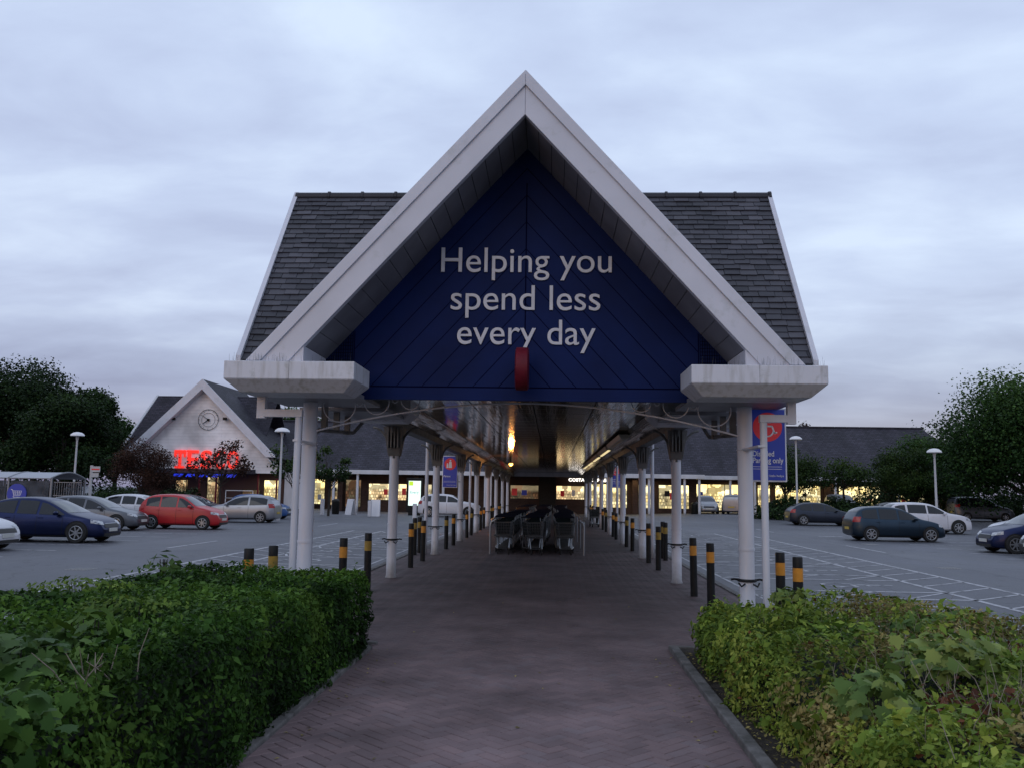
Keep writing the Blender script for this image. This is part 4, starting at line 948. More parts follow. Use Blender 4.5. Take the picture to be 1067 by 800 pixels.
# ------------------------------------------------------------ shopping trolleys
def make_trolley():
    t=empty('shopping_trolley',(0,0,0))
    b=MB()   # basket, front towards -y
    W0,W1=.30,.20; Z0,Z1=.42,.92; Y0,Y1=-.48,.42
    def pt(u,v,w): # u side -1..1, v length 0..1 front..back, w height 0..1
        half=(W1+(W0-W1)*v)*(0.78+.22*w); y=Y0+(Y1-Y0)*v - .06*(1-v)*w; z=Z0+.06*(1-v)+(Z1-Z0)*w*(.8+.2*v)-.0
        return (u*half,y,z)
    for w in(0,.2,.4,.6,.8,1):
        r=.009 if w in(0,1) else .004
        b.tube([pt(-1,1,w),pt(-1,0,w),pt(1,0,w),pt(1,1,w)],r,4)
    for v in[i/12 for i in range(13)]:
        for u in(-1,1): b.cyl(pt(u,v,0),pt(u,v,1),.0035,n=3,cap=False)
    for i in range(9):
        u=-1+2*i/8; b.cyl(pt(u,0,0),pt(u,0,1),.0035,n=3,cap=False); b.cyl(pt(u,0,0),pt(u,1,0),.0035,n=3,cap=False)
    b.build('basket',M['wire'],t)
    s=MB(); s.hexa([(-.26,.38,.50),(.26,.38,.50),(.26,.40,.50),(-.26,.40,.50),(-.28,.42,.90),(.28,.42,.90),(.28,.44,.90),(-.28,.44,.90)]); s.build('seat_flap',mat_flap,t)
    c=MB()
    for u in(-1,1):
        c.tube([(u*.29,.56,1.02),(u*.28,.44,.90),(u*.25,.36,.45),(u*.26,.40,.17)],.012,5)
        c.tube([(u*.26,.40,.17),(u*.22,0,.17),(u*.16,-.44,.17)],.012,5); c.cyl((u*.16,-.40,.17),(u*.18,-.30,.45),.011,n=5)
    c.cyl((-.16,-.44,.17),(.16,-.44,.17),.012,n=5); c.tube([(-.24,-.5,.50),(-.26,-.54,.52),(.26,-.54,.52),(.24,-.5,.50)],.012,5); c.cyl((-.26,.40,.17),(.26,.40,.17),.012,n=5)
    c.build('chassis',M['chrome'],t)
    MB().cyl((-.29,.56,1.02),(.29,.56,1.02),.017,n=8).build('handle',M['signblue_dark'],t)
    for u,v in((-1,.38),(1,.38),(-1,-.40),(1,-.40)):
        w=.24 if v>0 else .15; k=MB(); k.cyl((u*w-.014,v,.06),(u*w+.014,v,.06),.06,n=12); k.box(u*w-.02,u*w+.02,v-.012,v+.012,.06,.17); k.build('castor',M['rubber'],t)
    return t
mat_flap=mat('dark_teal_plastic',(.004,.012,.014),.7,spec=.15); M['signblue_dark']=mat('dark_blue_plastic',(.004,.006,.016),.5,spec=.3)
tp=make_trolley(); first=True
rows=[(-1.28,'left'),(-.40,'middle'),(.47,'right')]
for x,nm_ in rows:
    ys_=[25.7+i*.33 for i in range(16)]+[31.8+i*1.15 for i in range(18)]
    for i,y in enumerate(ys_):
        o=tp if first else copy_tree(tp); first=False
        o.location=(x+random.uniform(-.02,.02)+(.1*math.sin(y*.4)),y+(0 if i else random.uniform(-.3,.1)),0); o.rotation_euler=(0,0,random.uniform(-.03,.03)+(.22 if (i==0 and nm_=='middle') else 0))
        if i==0: tag(o,{'left':'foremost nested shopping trolley of the left hand row','middle':'foremost trolley of the middle row, standing slightly askew','right':'foremost nested shopping trolley of the right hand row'}[nm_],'trolley','wire shopping trolleys under the canopy')
        else: tag(o,f'dark wire shopping trolley nested in the {nm_} row behind its foremost trolley','trolley',f'nested trolleys of the {nm_} row under the canopy')
def hoop(x,label,s):
    h=MB(); h.tube([(x,25.2,0),(x,25.2,.78),(x+s*.03,25.2,.90),(x+s*.16,25.2,.97),(x+s*.16,25.2,.97)],.028,8); h.tube([(x,25.2,.78),(x,25.3,.92),(x,25.9,.95),(x,36,.95)],.025,8)
    for y in(28.5,32,36): h.cyl((x,y,0),(x,y,.95),.022,n=8)
    tag(h.build('trolley_guide_rail',M['chrome'],smooth=True),label,'rail')
hoop(-1.72,'bent steel guide rail left of the parked trolleys',1); hoop(.92,'bent steel guide rail right of the parked trolleys',-1)
# spare trolleys by right wall far away: dark trolley bay beyond right columns
for i,(x,y) in enumerate(((2.25,46.5),(2.3,47.0))):
    o=copy_tree(tp); o.location=(x,y,0); o.rotation_euler=(0,0,0); tag(o,['lone shopping trolley against the far right columns','second lone trolley just behind it at the far right columns'][i],'trolley')
# ------------------------------------------------------------ cars
def lerp_tab(tab,t):
    for (a,va),(b_,vb) in zip(tab,tab[1:]):
        if t<=b_: 
            k=(t-a)/(b_-a) if b_>a else 0; return va+(vb-va)*k
    return tab[-1][1]
TYPES={ # profile of the top line along the length (0 rear, 1 nose) as share of height
 'hatch': dict(top=[(0,.40),(.006,.62),(.02,.66),(.045,.80),(.09,.92),(.16,.975),(.30,1.0),(.44,.995),(.54,.95),(.62,.845),(.70,.70),(.74,.655),(.84,.605),(.92,.54),(.965,.46),(.99,.36),(1,.28)],
      belt=[(0,.60),(.1,.625),(.3,.60),(.74,.585),(.85,.54),(1,.38)],cowl=.735,rs=.50,rear=.05,wins=[(.105,.265),(.285,.475),(.495,.70)]),
 'coupe': dict(top=[(0,.40),(.006,.60),(.03,.68),(.07,.80),(.14,.92),(.24,.985),(.36,1.0),(.46,.99),(.55,.93),(.64,.81),(.71,.69),(.75,.645),(.85,.59),(.93,.52),(.97,.45),(.99,.36),(1,.28)],
      belt=[(0,.60),(.1,.63),(.3,.60),(.74,.57),(.85,.53),(1,.38)],cowl=.745,rs=.50,rear=.08,wins=[(.15,.31),(.33,.485),(.505,.705)]),
 'suv': dict(top=[(0,.42),(.006,.60),(.02,.66),(.045,.80),(.085,.93),(.15,.975),(.30,1.0),(.46,.99),(.555,.94),(.63,.83),(.70,.70),(.735,.665),(.85,.625),(.93,.57),(.975,.50),(.992,.38),(1,.30)],
      belt=[(0,.62),(.1,.645),(.3,.62),(.74,.60),(.85,.56),(1,.40)],cowl=.73,rs=.51,rear=.05,wins=[(.095,.215),(.24,.455),(.475,.695)]),
 'mpv': dict(top=[(0,.40),(.004,.70),(.015,.88),(.04,.96),(.12,.99),(.30,1.0),(.48,.985),(.57,.93),(.66,.79),(.73,.66),(.77,.62),(.86,.575),(.93,.52),(.97,.45),(.99,.36),(1,.28)],
      belt=[(0,.58),(.3,.56),(.77,.53),(.87,.50),(1,.38)],cowl=.765,rs=.52,rear=.02,wins=[(.05,.225),(.25,.46),(.48,.72)]),
}
carmats={}
def paint(name,c,rough=.36,metal=.0):
    if name not in carmats: carmats[name]=mat(name,c,rough,metal=metal,coat=.12,col2=tuple(q*.86 for q in c),nscale=1.2)
    return carmats[name]
M['seam']=mat('panel_gap',(.004,.004,.004),.8); M['plastic']=mat('black_trim',(.015,.015,.016),.55); M['tyre']=mat('tyre_rubber',(.013,.013,.013),.85)
M['rim']=mat('alloy_rim',(.34,.35,.37),.35,metal=.7); M['headlamp']=mat('headlamp_lens',(.55,.57,.6),.12,col2=(.25,.26,.28),nscale=14); M['taillamp']=mat('tail_lamp_lens',(.30,.012,.012),.18)
M['plate_w']=mat('white_number_plate',(.55,.55,.52),.4); M['plate_y']=mat('yellow_number_plate',(.50,.36,.06),.4); M['carglass']=mat('car_glass',(.007,.009,.012),.04,spec=.5); M['screenglass']=mat('windscreen_glass',(.035,.045,.055),.06,spec=.8)
def make_car(kind,Lc,Wc,Hc,body,wheel_r=.31,doors=5,rail=False,rim=None,tail_high=False):
    T=TYPES[kind]; root=empty('parked_car',(0,0,0)); half=Wc/2
    def X(t): return -Lc/2+Lc*t
    def zt(t): return lerp_tab(T['top'],t)*Hc
    def zb(t): return min(lerp_tab(T['belt'],t)*Hc,zt(t)-.035*Hc)
    def pw(t):
        e=1.0
        if t<.12: e=1-.20*((.12-t)/.12)**2.2
        if t>.80: e=1-.30*((t-.80)/.20)**2.2
        return half*e
    def z0(t):
        b_=.17
        if t<.06: b_+= (.06-t)/.06*.10
        if t>.95: b_+= (t-.95)/.05*.05
        return b_
    sts=sorted(set([0,.004,.012,.025,.05,.08,.12,.16,.2,.26,.32,.38,.44,.50,.55,.60,.65,.70,.735,.78,.83,.88,.92,.95,.975,.99,1.0]))
    vs=[];fs=[];K=None
    for t in sts:
        w=pw(t);b0=z0(t);bt=zb(t);tp_=zt(t);gh=(tp_-bt)/Hc
        roofw=half*.955-(half*.24)*min(1,gh/.36); roofw=min(roofw,w*.97)
        sec=[(0,b0),(w*.55,b0),(w*.90,b0),(w*.975,b0+.05),(w*1.0,b0+.35*(bt-b0)),(w*.995,b0+.68*(bt-b0)),(w*.955,bt)]
        a=(w*.955,bt);c=(roofw*.985,tp_-.045*Hc*min(1,gh*4+.25))
        sec+=[(a[0]+(c[0]-a[0])*k,a[1]+(c[1]-a[1])*k) for k in(.33,.66)]+[c,(roofw*.90,tp_-.018*Hc*min(1,gh*4+.4)),(roofw*.55,tp_),(0,tp_+.012)]
        K=len(sec); ring_=[(X(t),p[0],p[1]) for p in sec]+[(X(t),-p[0],p[1]) for p in sec[-2:0:-1]]
        vs+=ring_
    n=2*K-2
    for i in range(len(sts)-1):
        for j in range(n): fs.append((i*n+j,(i+1)*n+j,(i+1)*n+(j+1)%n,i*n+(j+1)%n))
    for base,flip in((0,0),((len(sts)-1)*n,1)):
        for j in range(K-1):
            q=(base+j,base+j+1,base+(n-j-1)%n,base+(n-j)%n) 
            q=tuple(dict.fromkeys(q)); fs.append(q if flip else q[::-1])
    mb=MB(); mb.v=vs; mb.f=fs; mb.m=[0]*len(fs); mb.a=[0]*len(vs)
    bo=mb.build('body',body,None,smooth=False); me=bo.data; me.polygons.foreach_set('use_smooth',[True]*len(me.polygons))
    bmx=bmesh.new(); bmx.from_mesh(me); bmesh.ops.recalc_face_normals(bmx,faces=bmx.faces); bmx.to_mesh(me); bmx.free()
    md=bo.modifiers.new('s','SUBSURF'); md.levels=md.render_levels=1
    bpy.context.view_layer.update(); dg=bpy.context.evaluated_depsgraph_get(); me2=bpy.data.meshes.new_from_object(bo.evaluated_get(dg)); bo.modifiers.clear(); bo.data=me2; me2.name='body'
    # ---- wheel arches: cut body faces inside the arch circles
    wx=[X(.185),X(.815)]; R_a=wheel_r*1.13
    bmx=bmesh.new(); bmx.from_mesh(me2); bmx.verts.ensure_lookup_table()
    tree=BVHTree.FromBMesh(bmx); bmx.free()
    bo.parent=root
    def cast(o_,d_):
        h=tree.ray_cast(Vector(o_),Vector(d_).normalized()); return h
    def patch(name,m,rows,dirn,eps=.004,parent=None,srcs=None):
        """rows: list of rows of ray origins; a thin skin is laid on the body where they land"""
        g_=MB(); idx={}; d_=Vector(dirn).normalized()
        for i,row in enumerate(rows):
            for j,p in enumerate(row):
                h=cast(p,d_)
                if h[0] is None: idx[i,j]=None; continue
                nn=h[1]; 
                if nn.dot(d_)>0: nn=-nn
                idx[i,j]=len(g_.v); g_.v.append(tuple(h[0]-d_*eps+nn*eps)); g_.a.append(0)
        for i in range(len(rows)-1):
            for j in range(len(rows[0])-1):
                q=[idx[i,j],idx[i,j+1],idx[i+1,j+1],idx[i+1,j]]
                if None in q: continue
                P_=[Vector(g_.v[k]) for k in q]
                if max((P_[0]-P_[2]).length,(P_[1]-P_[3]).length)>.9: continue
                g_.f.append(tuple(q)); g_.m.append(0)
        if not g_.f: return None
        return g_.build(name,m,parent or root,smooth=True)
    def side_patch(name,m,xs_,lo,hi,s,n=4,eps=.004,parent=None):
        rows=[[(x,s*3,lo(x)+(hi(x)-lo(x))*k/n) for x in xs_] for k in range(n+1)]
        return patch(name,m,rows,(0,-s,0),eps,parent)
    lin=lambda a,b_,n:[a+(b_-a)*i/n for i in range(n+1)]
    T_=lambda x:(x+Lc/2)/Lc
    wins=T['wins'] if doors==5 else [T['wins'][0][:1]+(T['wins'][1][0]+.06,),(T['wins'][1][0]+.085,T['wins'][2][1])]
    for s in(-1,1):
        for a,b_ in wins:
            lo=lambda x: zb(T_(x))+.035*Hc
            hi=lambda x: max(lo(x)+.001,zt(T_(x))-.075*Hc)
            side_patch('side_window',M['carglass'],lin(X(a),X(b_),9),lo,hi,s)
        # door shut lines and sill
        xd=[X(T['wins'][1][0]-.012) if doors==5 else X(T['wins'][1][0]+.07),X(T['wins'][1][1]+.01) if doors==5 else None,X(T['wins'][2][1]-.005)]
        sm=MB()
        for x in [q for q in xd if q is not None]:
            pr=None
            for k in range(9):
                z=.24+(zb(T_(x))+.0-.24)*k/8; h=cast((x,s*3,z),(0,-s,0))
                if h[0] is None: continue
                p=h[0]+Vector((0,s*.003,0))
                if pr is not None: sm.add([pr+Vector((-.006,0,0)),pr+Vector((.006,0,0)),p+Vector((.006,0,0)),p+Vector((-.006,0,0))],[(0,1,2,3)])
                pr=p
        if sm.f: sm.build('door_gap',M['seam'],root)
        side_patch('sill_trim',M['plastic'],lin(X(.27),X(.73),8),lambda x:.19,lambda x:.25,s,1,.006)
        # wheel arch: dark lining then wheel
        for wi,wxx in enumerate(wx):
            rows=[]
            ang=lin(-PI*.5+.0,PI*1.5,32)
            rr=lin(.02,R_a,4)
            rows=[[(wxx+r*math.cos(a),s*3,wheel_r+.01+r*math.sin(a)) for a in ang] for r in rr]
            patch('wheel_arch',M['seam'],rows,(0,-s,0),.006)
            lip=[[(wxx+r*math.cos(a),s*3,wheel_r+.01+r*math.sin(a)) for a in lin(R(-22),R(202),24)] for r in (R_a*.99,R_a*1.06)]
            patch('arch_lip',body if kind!='suv' else M['plastic'],lip,(0,-s,0),.011)
    # windscreen and rear window
    tc_=T['cowl'];rs_=T['rs']
    def glasspatch(name,ta,tb,d,wfac,m):
        rows=[]
        za,zb_=zt(ta)+.02,zt(tb)-.035
        for k in range(6):
            z=za+(zb_-za)*k/5; gh=(z-zb(.5))/Hc; ww=(half*.90-(half*.22)*min(1,max(0,(z-.60*Hc)/(.36*Hc))))*wfac
            rows.append([(d*3.5,-ww+2*ww*j/8,z) for j in range(9)])
        return patch(name,m,rows,(-d,0,0),.004)
    glasspatch('windscreen',tc_,rs_+.035,1,.93,M['screenglass'])
    glasspatch('rear_window',T['rear']-.0,.12 if kind!='mpv' else .04,-1,.86,M['carglass'])
    # lights: laid on from a diagonal
    for s in(-1,1):
        dv=Vector((-1,-s*.75,0)).normalized(); side_=Vector((dv.y,-dv.x,0))
        c0=Vector((X(.945),s*half*.70,Hc*.455)); rows=[]
        for k in range(4):
            rows.append([tuple(c0-dv*3+side_*(u*.21)+Vector((0,0,-.055+.11*k/3+abs(u)*.0+ (.035*(-s*u)*-1)))) for u in lin(-1,1,5)])
        patch('headlight',M['headlamp'],rows,dv,.006)
        dv=Vector((1,-s*.75,0)).normalized(); side_=Vector((dv.y,-dv.x,0))
        hz=Hc*(.62 if not tail_high else .78); c0=Vector((X(.035),s*half*.86,hz)); rows=[]
        hh=.11 if not tail_high else .24
        for k in range(5): rows.append([tuple(c0-dv*3+side_*(u*.15)+Vector((0,0,-hh+2*hh*k/4))) for u in lin(-1,1,5)])
        patch('tail_light',M['taillamp'],rows,dv,.006)
        mi=MB(); mx_=X(.655); my=s*(half+.07); mz=Hc*.645
        mi.lathe([(.03,-.06),(.10,-.045),(.11,.03),(.05,.075)],(0,0,0),10); mi.v=[(v_[0]*.75+mx_,v_[1]*1.0+my,v_[2]+mz) for v_ in mi.v]
        mi.cyl((mx_,s*half*.93,mz-.03),(mx_,my,mz-.03),.025,n=6); mi.build('wing_mirror',body,root,smooth=True)
        for tx in ((.335,.545) if doors==5 else (.50,)):
            h=cast((X(tx-.07 if tx<.4 else tx-.02),s*3,Hc*.545),(0,-s,0))
            if h[0] is not None:
                p=h[0]; MB().box(p.x-.09,p.x+.09,p.y-.012,p.y+.018 if s>0 else p.y+.012,p.z-.014,p.z+.014).build('door_handle',body if s else body,root,bevel=.006)
    fr=[[(3.5,y,z) for y in lin(-half*.52,half*.52,6)] for z in lin(Hc*.335,Hc*.415,2)]
    patch('grille',M['plastic'],fr,(-1,0,0),.006)
    fr=[[(3.5,y,z) for y in lin(-half*.62,half*.62,6)] for z in lin(.22,.22+Hc*.06,2)]
    patch('lower_intake',M['plastic'],fr,(-1,0,0),.006)
    fr=[[(3.5,y,z) for y in lin(-half*.42,half*.42,4)] for z in lin(Hc*.42,Hc*.432,1)]
    patch('chrome_bar',M['rim'],fr,(-1,0,0),.010)
    for d,m,zz in((1,M['plate_w'],Hc*.29),(-1,M['plate_y'],Hc*.36)):
        h=cast((d*3.5,0,zz),(-d,0,0))
        if h[0] is not None:
            xx=h[0].x+d*.012; MB().box(xx-.012,xx+.012,-.26,.26,zz-.055,zz+.055).build('number_plate',m,root)
    for wxx in wx:
        for s in(-1,1):
            w_=empty('wheel',(wxx,s*(half-.085),wheel_r)); w_.parent=root
            y0_,y1_=-.105,.105
            ty=MB(); prof=[(wheel_r*.66,-.10),(wheel_r*.93,-.105),(wheel_r,-.08),(wheel_r,.08),(wheel_r*.93,.105),(wheel_r*.66,.10)]
            m_=28; V=[]
            for r,yy in prof:
                for i in range(m_): V.append((r*math.cos(2*PI*i/m_),yy,r*math.sin(2*PI*i/m_)))
            F=[(k*m_+i,k*m_+(i+1)%m_,((k+1)%len(prof))*m_+(i+1)%m_,((k+1)%len(prof))*m_+i) for k in range(len(prof)) for i in range(m_)]
            ty.add(V,F); ty.build('tyre',M['tyre'],w_,smooth=True)
            ri=MB(); yo=s*.098
            ri.add([(wheel_r*.64*math.cos(2*PI*i/m_),s*.055,wheel_r*.64*math.sin(2*PI*i/m_)) for i in range(m_)],[tuple(range(m_))],1)
            ri.tube([(wheel_r*.65*math.cos(2*PI*i/24),yo,wheel_r*.65*math.sin(2*PI*i/24)) for i in range(24)],.012,5,closed=True)
            ri.cyl((0,s*.06,0),(0,s*.105,0),.055,.045,12)
            for i in range(7):
                a=2*PI*i/7; ca,sa=math.cos(a),math.sin(a); r1=wheel_r*.645; w1,w2=.024,.018
                ri.hexa([(-sa*w1,s*.07,ca*w1),(sa*w1,s*.07,-ca*w1),(sa*w1,s*.10,-ca*w1),(-sa*w1,s*.10,ca*w1),
                         (ca*r1-sa*w2,s*.07,sa*r1+ca*w2),(ca*r1+sa*w2,s*.07,sa*r1-ca*w2),(ca*r1+sa*w2,s*.10,sa*r1-ca*w2),(ca*r1-sa*w2,s*.10,sa*r1+ca*w2)])
            ri.build('rim',[rim or M['rim'],M['seam']],w_)
    if rail:
        for s in(-1,1): MB().tube([(X(.14),s*half*.66,Hc*.975),(X(.17),s*half*.66,Hc*1.015),(X(.45),s*half*.66,Hc*1.02),(X(.49),s*half*.66,Hc*.99)],.018,6).build('roof_rail',M['alu'],root)
    return root
red=paint('red_car_paint',(.40,.010,.015)); navy=paint('navy_car_paint',(.013,.021,.070),.33,.85); white=paint('white_car_paint',(.60,.60,.64),.3,0); silver=paint('silver_car_paint',(.30,.31,.34),.3,.6)
grey=paint('mid_grey_car_paint',(.11,.12,.14),.3,.5); dteal=paint('dark_teal_car_paint',(.026,.045,.068),.33,.85); slate_=paint('dark_grey_car_paint',(.036,.043,.06),.33,.85); blue=paint('blue_car_paint',(.02,.08,.25)); blk=paint('black_car_paint',(.012,.013,.016))
def put(car,x,y,heading,label,body_group=None):
    car.location=(x,y,gz(x,y)); car.rotation_euler=(0,0,R(heading)); tag(car,label,'car','cars in the car park')
# left side: nearest first. x is the centre
put(make_car('hatch',4.0,1.72,1.46,white,.31),-17.15,24.35,0,'white hatchback cut off by the left edge, only its nose showing')
put(make_car('coupe',4.2,1.75,1.45,navy,.33),-16.55,28.9,0,'navy blue five door hatchback parked in front of the glass trolley shelter')
put(make_car('coupe',4.35,1.78,1.42,grey,.32),-19.4,37.0,2,'grey hatchback tucked between the navy hatchback and the red one')
put(make_car('hatch',3.62,1.60,1.52,red,.295),-16.35,39.1,0,'small bright red five door hatchback')
put(make_car('coupe',4.5,1.8,1.42,white,.32),-22.2,47.5,0,'low white car behind the grey and red hatchbacks')
put(make_car('coupe',4.4,1.78,1.42,slate_,.32),-20.6,50.5,0,'dark grey car half hidden behind the red hatchback')
put(make_car('hatch',3.93,1.68,1.46,silver,.30,doors=3),-16.7,47.6,180,'silver three door hatchback with its tail towards the canopy columns')
put(make_car('hatch',3.6,1.65,1.47,blue,.29),-17.7,53.6,0,'small bright blue car beyond the silver three door hatchback')
put(make_car('suv',4.5,1.85,1.62,white,.35),-7.3,64,0,'white five door SUV seen between the left columns')
# right side
put(make_car('hatch',3.92,1.75,1.47,dteal,.31),14.75,39.3,0,'dark teal five door hatchback in the aisle at right')
put(make_car('coupe',4.32,1.77,1.43,slate_,.33),17.05,57.2,0,'dark grey hatchback with silver wheels parked near the shop hedge')
put(make_car('suv',4.4,1.83,1.62,white,.34),19.8,48.4,0,'white SUV standing behind the dark teal hatchback')
put(make_car('mpv',4.4,1.8,1.80,grey,.31),32.2,68.5,0,'boxy grey silver people carrier under the big tree')
put(make_car('hatch',3.75,1.72,1.48,navy,.32),17.0,32.1,180,'navy small hatchback facing left near the right edge')
put(make_car('hatch',3.9,1.72,1.46,blk,.31),17.0,29.0,180,'black hatchback cut off by the right edge, its nose foremost')
put(make_car('hatch',4.1,1.74,1.48,white,.31),20.6,38.6,180,'white hatchback behind the navy one at the right edge')
put(make_car('coupe',4.3,1.76,1.43,navy,.31),19.0,35.3,180,'dark blue car squeezed behind the navy small hatchback')
put(make_car('hatch',3.9,1.70,1.50,silver,.30),13.1,76.3,-92,'silver hatchback facing the camera in front of the lit windows')
put(make_car('mpv',4.2,1.74,1.62,silver,.31,tail_high=True),15.6,76.6,70,'silver estate car angled away in front of the lit windows')
put(make_car('mpv',4.3,1.82,1.80,blk,.32),23.6,73.5,-88,'black van facing the camera beside a brick pier of the shop')
put(make_car('coupe',4.4,1.78,1.43,blk,.32),24.0,62.0,0,'black car half hidden behind the white SUV at right')
# ------------------------------------------------------------ foliage
def leaves(name,mats,P_,N_,size,parent=None,mi=None,shape='leaf',vals=None,jit=.55):
    n=len(P_); N_=N_+rng.normal(0,jit,(n,3)); N_/=np.linalg.norm(N_,axis=1)[:,None]
    T=rng.normal(0,1,(n,3)); T-=N_*(T*N_).sum(1)[:,None]; T/=np.linalg.norm(T,axis=1)[:,None]; B=np.cross(N_,T)
    s=size*rng.uniform(.65,1.35,n)
    if shape=='leaf': U=np.array([(-.5,0,0),(-.1,.26,.05),(.5,0,-.03),(-.1,-.26,.05)])
    elif shape=='clump': U=np.array([(-.5,-.1,.05),(-.15,.42,-.05),(.5,.15,.08),(.1,-.45,-.03)])
    elif shape=='maple': h_=[(-.34,.10,.01),(-.42,.32,-.02),(-.20,.33,.0),(-.10,.52,-.05),(.08,.36,.0),(.24,.42,-.04),(.24,.20,.01),(.38,.16,-.02)]; U=np.array([(-.42,0,.02)]+h_+[(.58,0,-.08)]+[(a_,-b_,c_) for a_,b_,c_ in h_[::-1]])
    k=len(U)
    V=(P_[:,None,:]+s[:,None,None]*(U[None,:,0:1]*T[:,None,:]+U[None,:,1:2]*B[:,None,:]+U[None,:,2:3]*N_[:,None,:])).reshape(-1,3)
    me=bpy.data.meshes.new(name); me.vertices.add(n*k); me.vertices.foreach_set('co',V.ravel()); me.loops.add(n*k); me.loops.foreach_set('vertex_index',np.arange(n*k,dtype=np.int32))
    me.polygons.add(n); me.polygons.foreach_set('loop_start',np.arange(0,n*k,k,dtype=np.int32)); me.polygons.foreach_set('loop_total',np.full(n,k,dtype=np.int32))
    for m in(mats if isinstance(mats,list) else [mats]): me.materials.append(m)
    if mi is not None: me.polygons.foreach_set('material_index',mi.astype(np.int32))
    v=vals if vals is not None else rng.random(n); v=np.resize(v,n); at=me.attributes.new('v','FLOAT','POINT'); at.data.foreach_set('value',np.repeat(np.clip(v,0,1),k).astype(np.float32))
    me.update(); me.validate(); o=bpy.data.objects.new(name,me); COL.objects.link(o)
    if parent: o.parent=parent
    return o
from mathutils import noise as mn
def nz(p,s): return mn.noise(Vector(p)*s)
def box_shell(x0,x1,y0,y1,ztop,n,thick=.14,amp=.10,faces='tlrfb',freq=1.6,zfun=None,seed=0):
    """points and normals scattered in the outer shell of a lumpy clipped hedge"""
    A={'t':(x1-x0)*(y1-y0),'l':(y1-y0)*ztop,'r':(y1-y0)*ztop,'f':(x1-x0)*ztop,'b':(x1-x0)*ztop}
    tot=sum(A[c] for c in faces); P_=[];N_=[]
    for c in faces:
        for _ in range(int(n*A[c]/tot)):
            u,v=random.random(),random.random(); dep=abs(random.gauss(0,thick))-.03
            if c=='t': p=[x0+(x1-x0)*u,y0+(y1-y0)*v,0]; nn=(0,0,1)
            elif c in'lr': p=[x0 if c=='l' else x1,y0+(y1-y0)*u,ztop*v]; nn=(-1 if c=='l' else 1,0,.35)
            else: p=[x0+(x1-x0)*u,y0 if c=='f' else y1,ztop*v]; nn=(0,-1 if c=='f' else 1,.35)
            zt_=ztop if zfun is None else zfun(p[0],p[1])
            if c=='t': p[2]=zt_
            else: p[2]=p[2]/ztop*zt_
            d=amp*nz((p[0]+seed,p[1],p[2]),freq)+amp*.5*nz((p[0],p[1]+seed,p[2]),freq*3)
            # round the top edges
            ex=min(p[0]-x0,x1-p[0],p[1]-y0,y1-p[1])
            if c=='t' and ex<.22: p[2]-=(.22-ex)**2*2.2
            if c!='t' and zt_-p[2]<.22: 
                q=(.22-(zt_-p[2]))**2*2.2; p[0]-=nn[0]*q; p[1]-=nn[1]*q
            q=d-dep
            P_.append((p[0]+nn[0]*q,p[1]+nn[1]*q,max(.03,p[2]+(q if c=='t' else 0)))); N_.append(nn)
    return np.array(P_),np.array(N_,float)
def core_box(x0,x1,y0,y1,z1,name,parent,zfun=None):
    mb=MB(); nx_,ny_=12,40
    def h(x,y):
        e=min(x-x0,x1-x,y-y0,y1-y); zz=(z1 if zfun is None else zfun(x,y)-.14)
        return zz-(.0 if e>.25 else (.25-e)*.5)+.04*nz((x,y,0),2)
    for j in range(ny_+1):
        for i in range(nx_+1): x=x0+(x1-x0)*i/nx_;y=y0+(y1-y0)*j/ny_; mb.v.append((x,y,h(x,y))); mb.a.append(0)
    for j in range(ny_):
        for i in range(nx_): q=j*(nx_+1)+i; mb.f.append((q,q+1,q+nx_+2,q+nx_+1)); mb.m.append(0)
    zz=.02; lo=.3
    mb.box(x0,x1,y0,y1,zz,max(.1,z1-.25)); return mb.build(name,M['hedge_core'],parent)
def twigs(n,x0,x1,y0,y1,z0,z1,name,m,parent,r=.004,lean=.4,L_=(.15,.4)):
    mb=MB()
    for _ in range(n):
        p=Vector((random.uniform(x0,x1),random.uniform(y0,y1),random.uniform(z0,z1))); d=Vector((random.gauss(0,lean),random.gauss(0,lean),1)).normalized(); l=random.uniform(*L_)
        q=p+d*l*.5; d2=(d+Vector((random.gauss(0,.25),random.gauss(0,.25),0))).normalized(); mb.tube([p,q,q+d2*l*.5],[r,r*.8,r*.35],4)
        if random.random()<.5: mb.tube([q,q+(d+Vector((random.gauss(0,.6),random.gauss(0,.6),0))).normalized()*l*.35],[r*.7,r*.3],4)
    return mb.build(name,m,parent)
# ---- left hedge
hl=empty('clipped_hedge',(0,0,0),0,'large dense dark green clipped hedge filling the left foreground','hedge')
zl=lambda x,y: .86+.03*math.sin(y*1.3)+.02*math.sin(x*3)+.05*sst(7,2,y)
core_box(-4.15,-2.14,1.0,9.75,.74,'inner_growth',hl,zl)
P_,N_=box_shell(-4.25,-2.02,.9,9.9,.86,95000,thick=.07,amp=.10,faces='trfb',zfun=zl)
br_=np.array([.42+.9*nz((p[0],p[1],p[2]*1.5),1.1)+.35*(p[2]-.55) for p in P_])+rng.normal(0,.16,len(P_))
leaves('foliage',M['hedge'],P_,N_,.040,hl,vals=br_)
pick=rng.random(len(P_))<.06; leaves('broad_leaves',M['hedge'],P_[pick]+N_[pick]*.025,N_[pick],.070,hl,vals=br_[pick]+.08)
# vertical sprigs of new growth
P2=[];N2=[]
for _ in range(850):
    x=random.uniform(-4.2,-2.05);y=random.uniform(1.2,9.85); 
    if nz((x,y,5),.9)<-.05: continue
    h=random.uniform(.03,.13)
    for k_ in range(5): P2.append((x+random.gauss(0,.02),y+random.gauss(0,.02),zl(x,y)+h*k_/4)); N2.append((random.gauss(0,1),random.gauss(0,1),.6))
leaves('new_shoots',M['hedge'],np.array(P2),np.array(N2),.042,hl,vals=rng.normal(.68,.15,len(P2)))
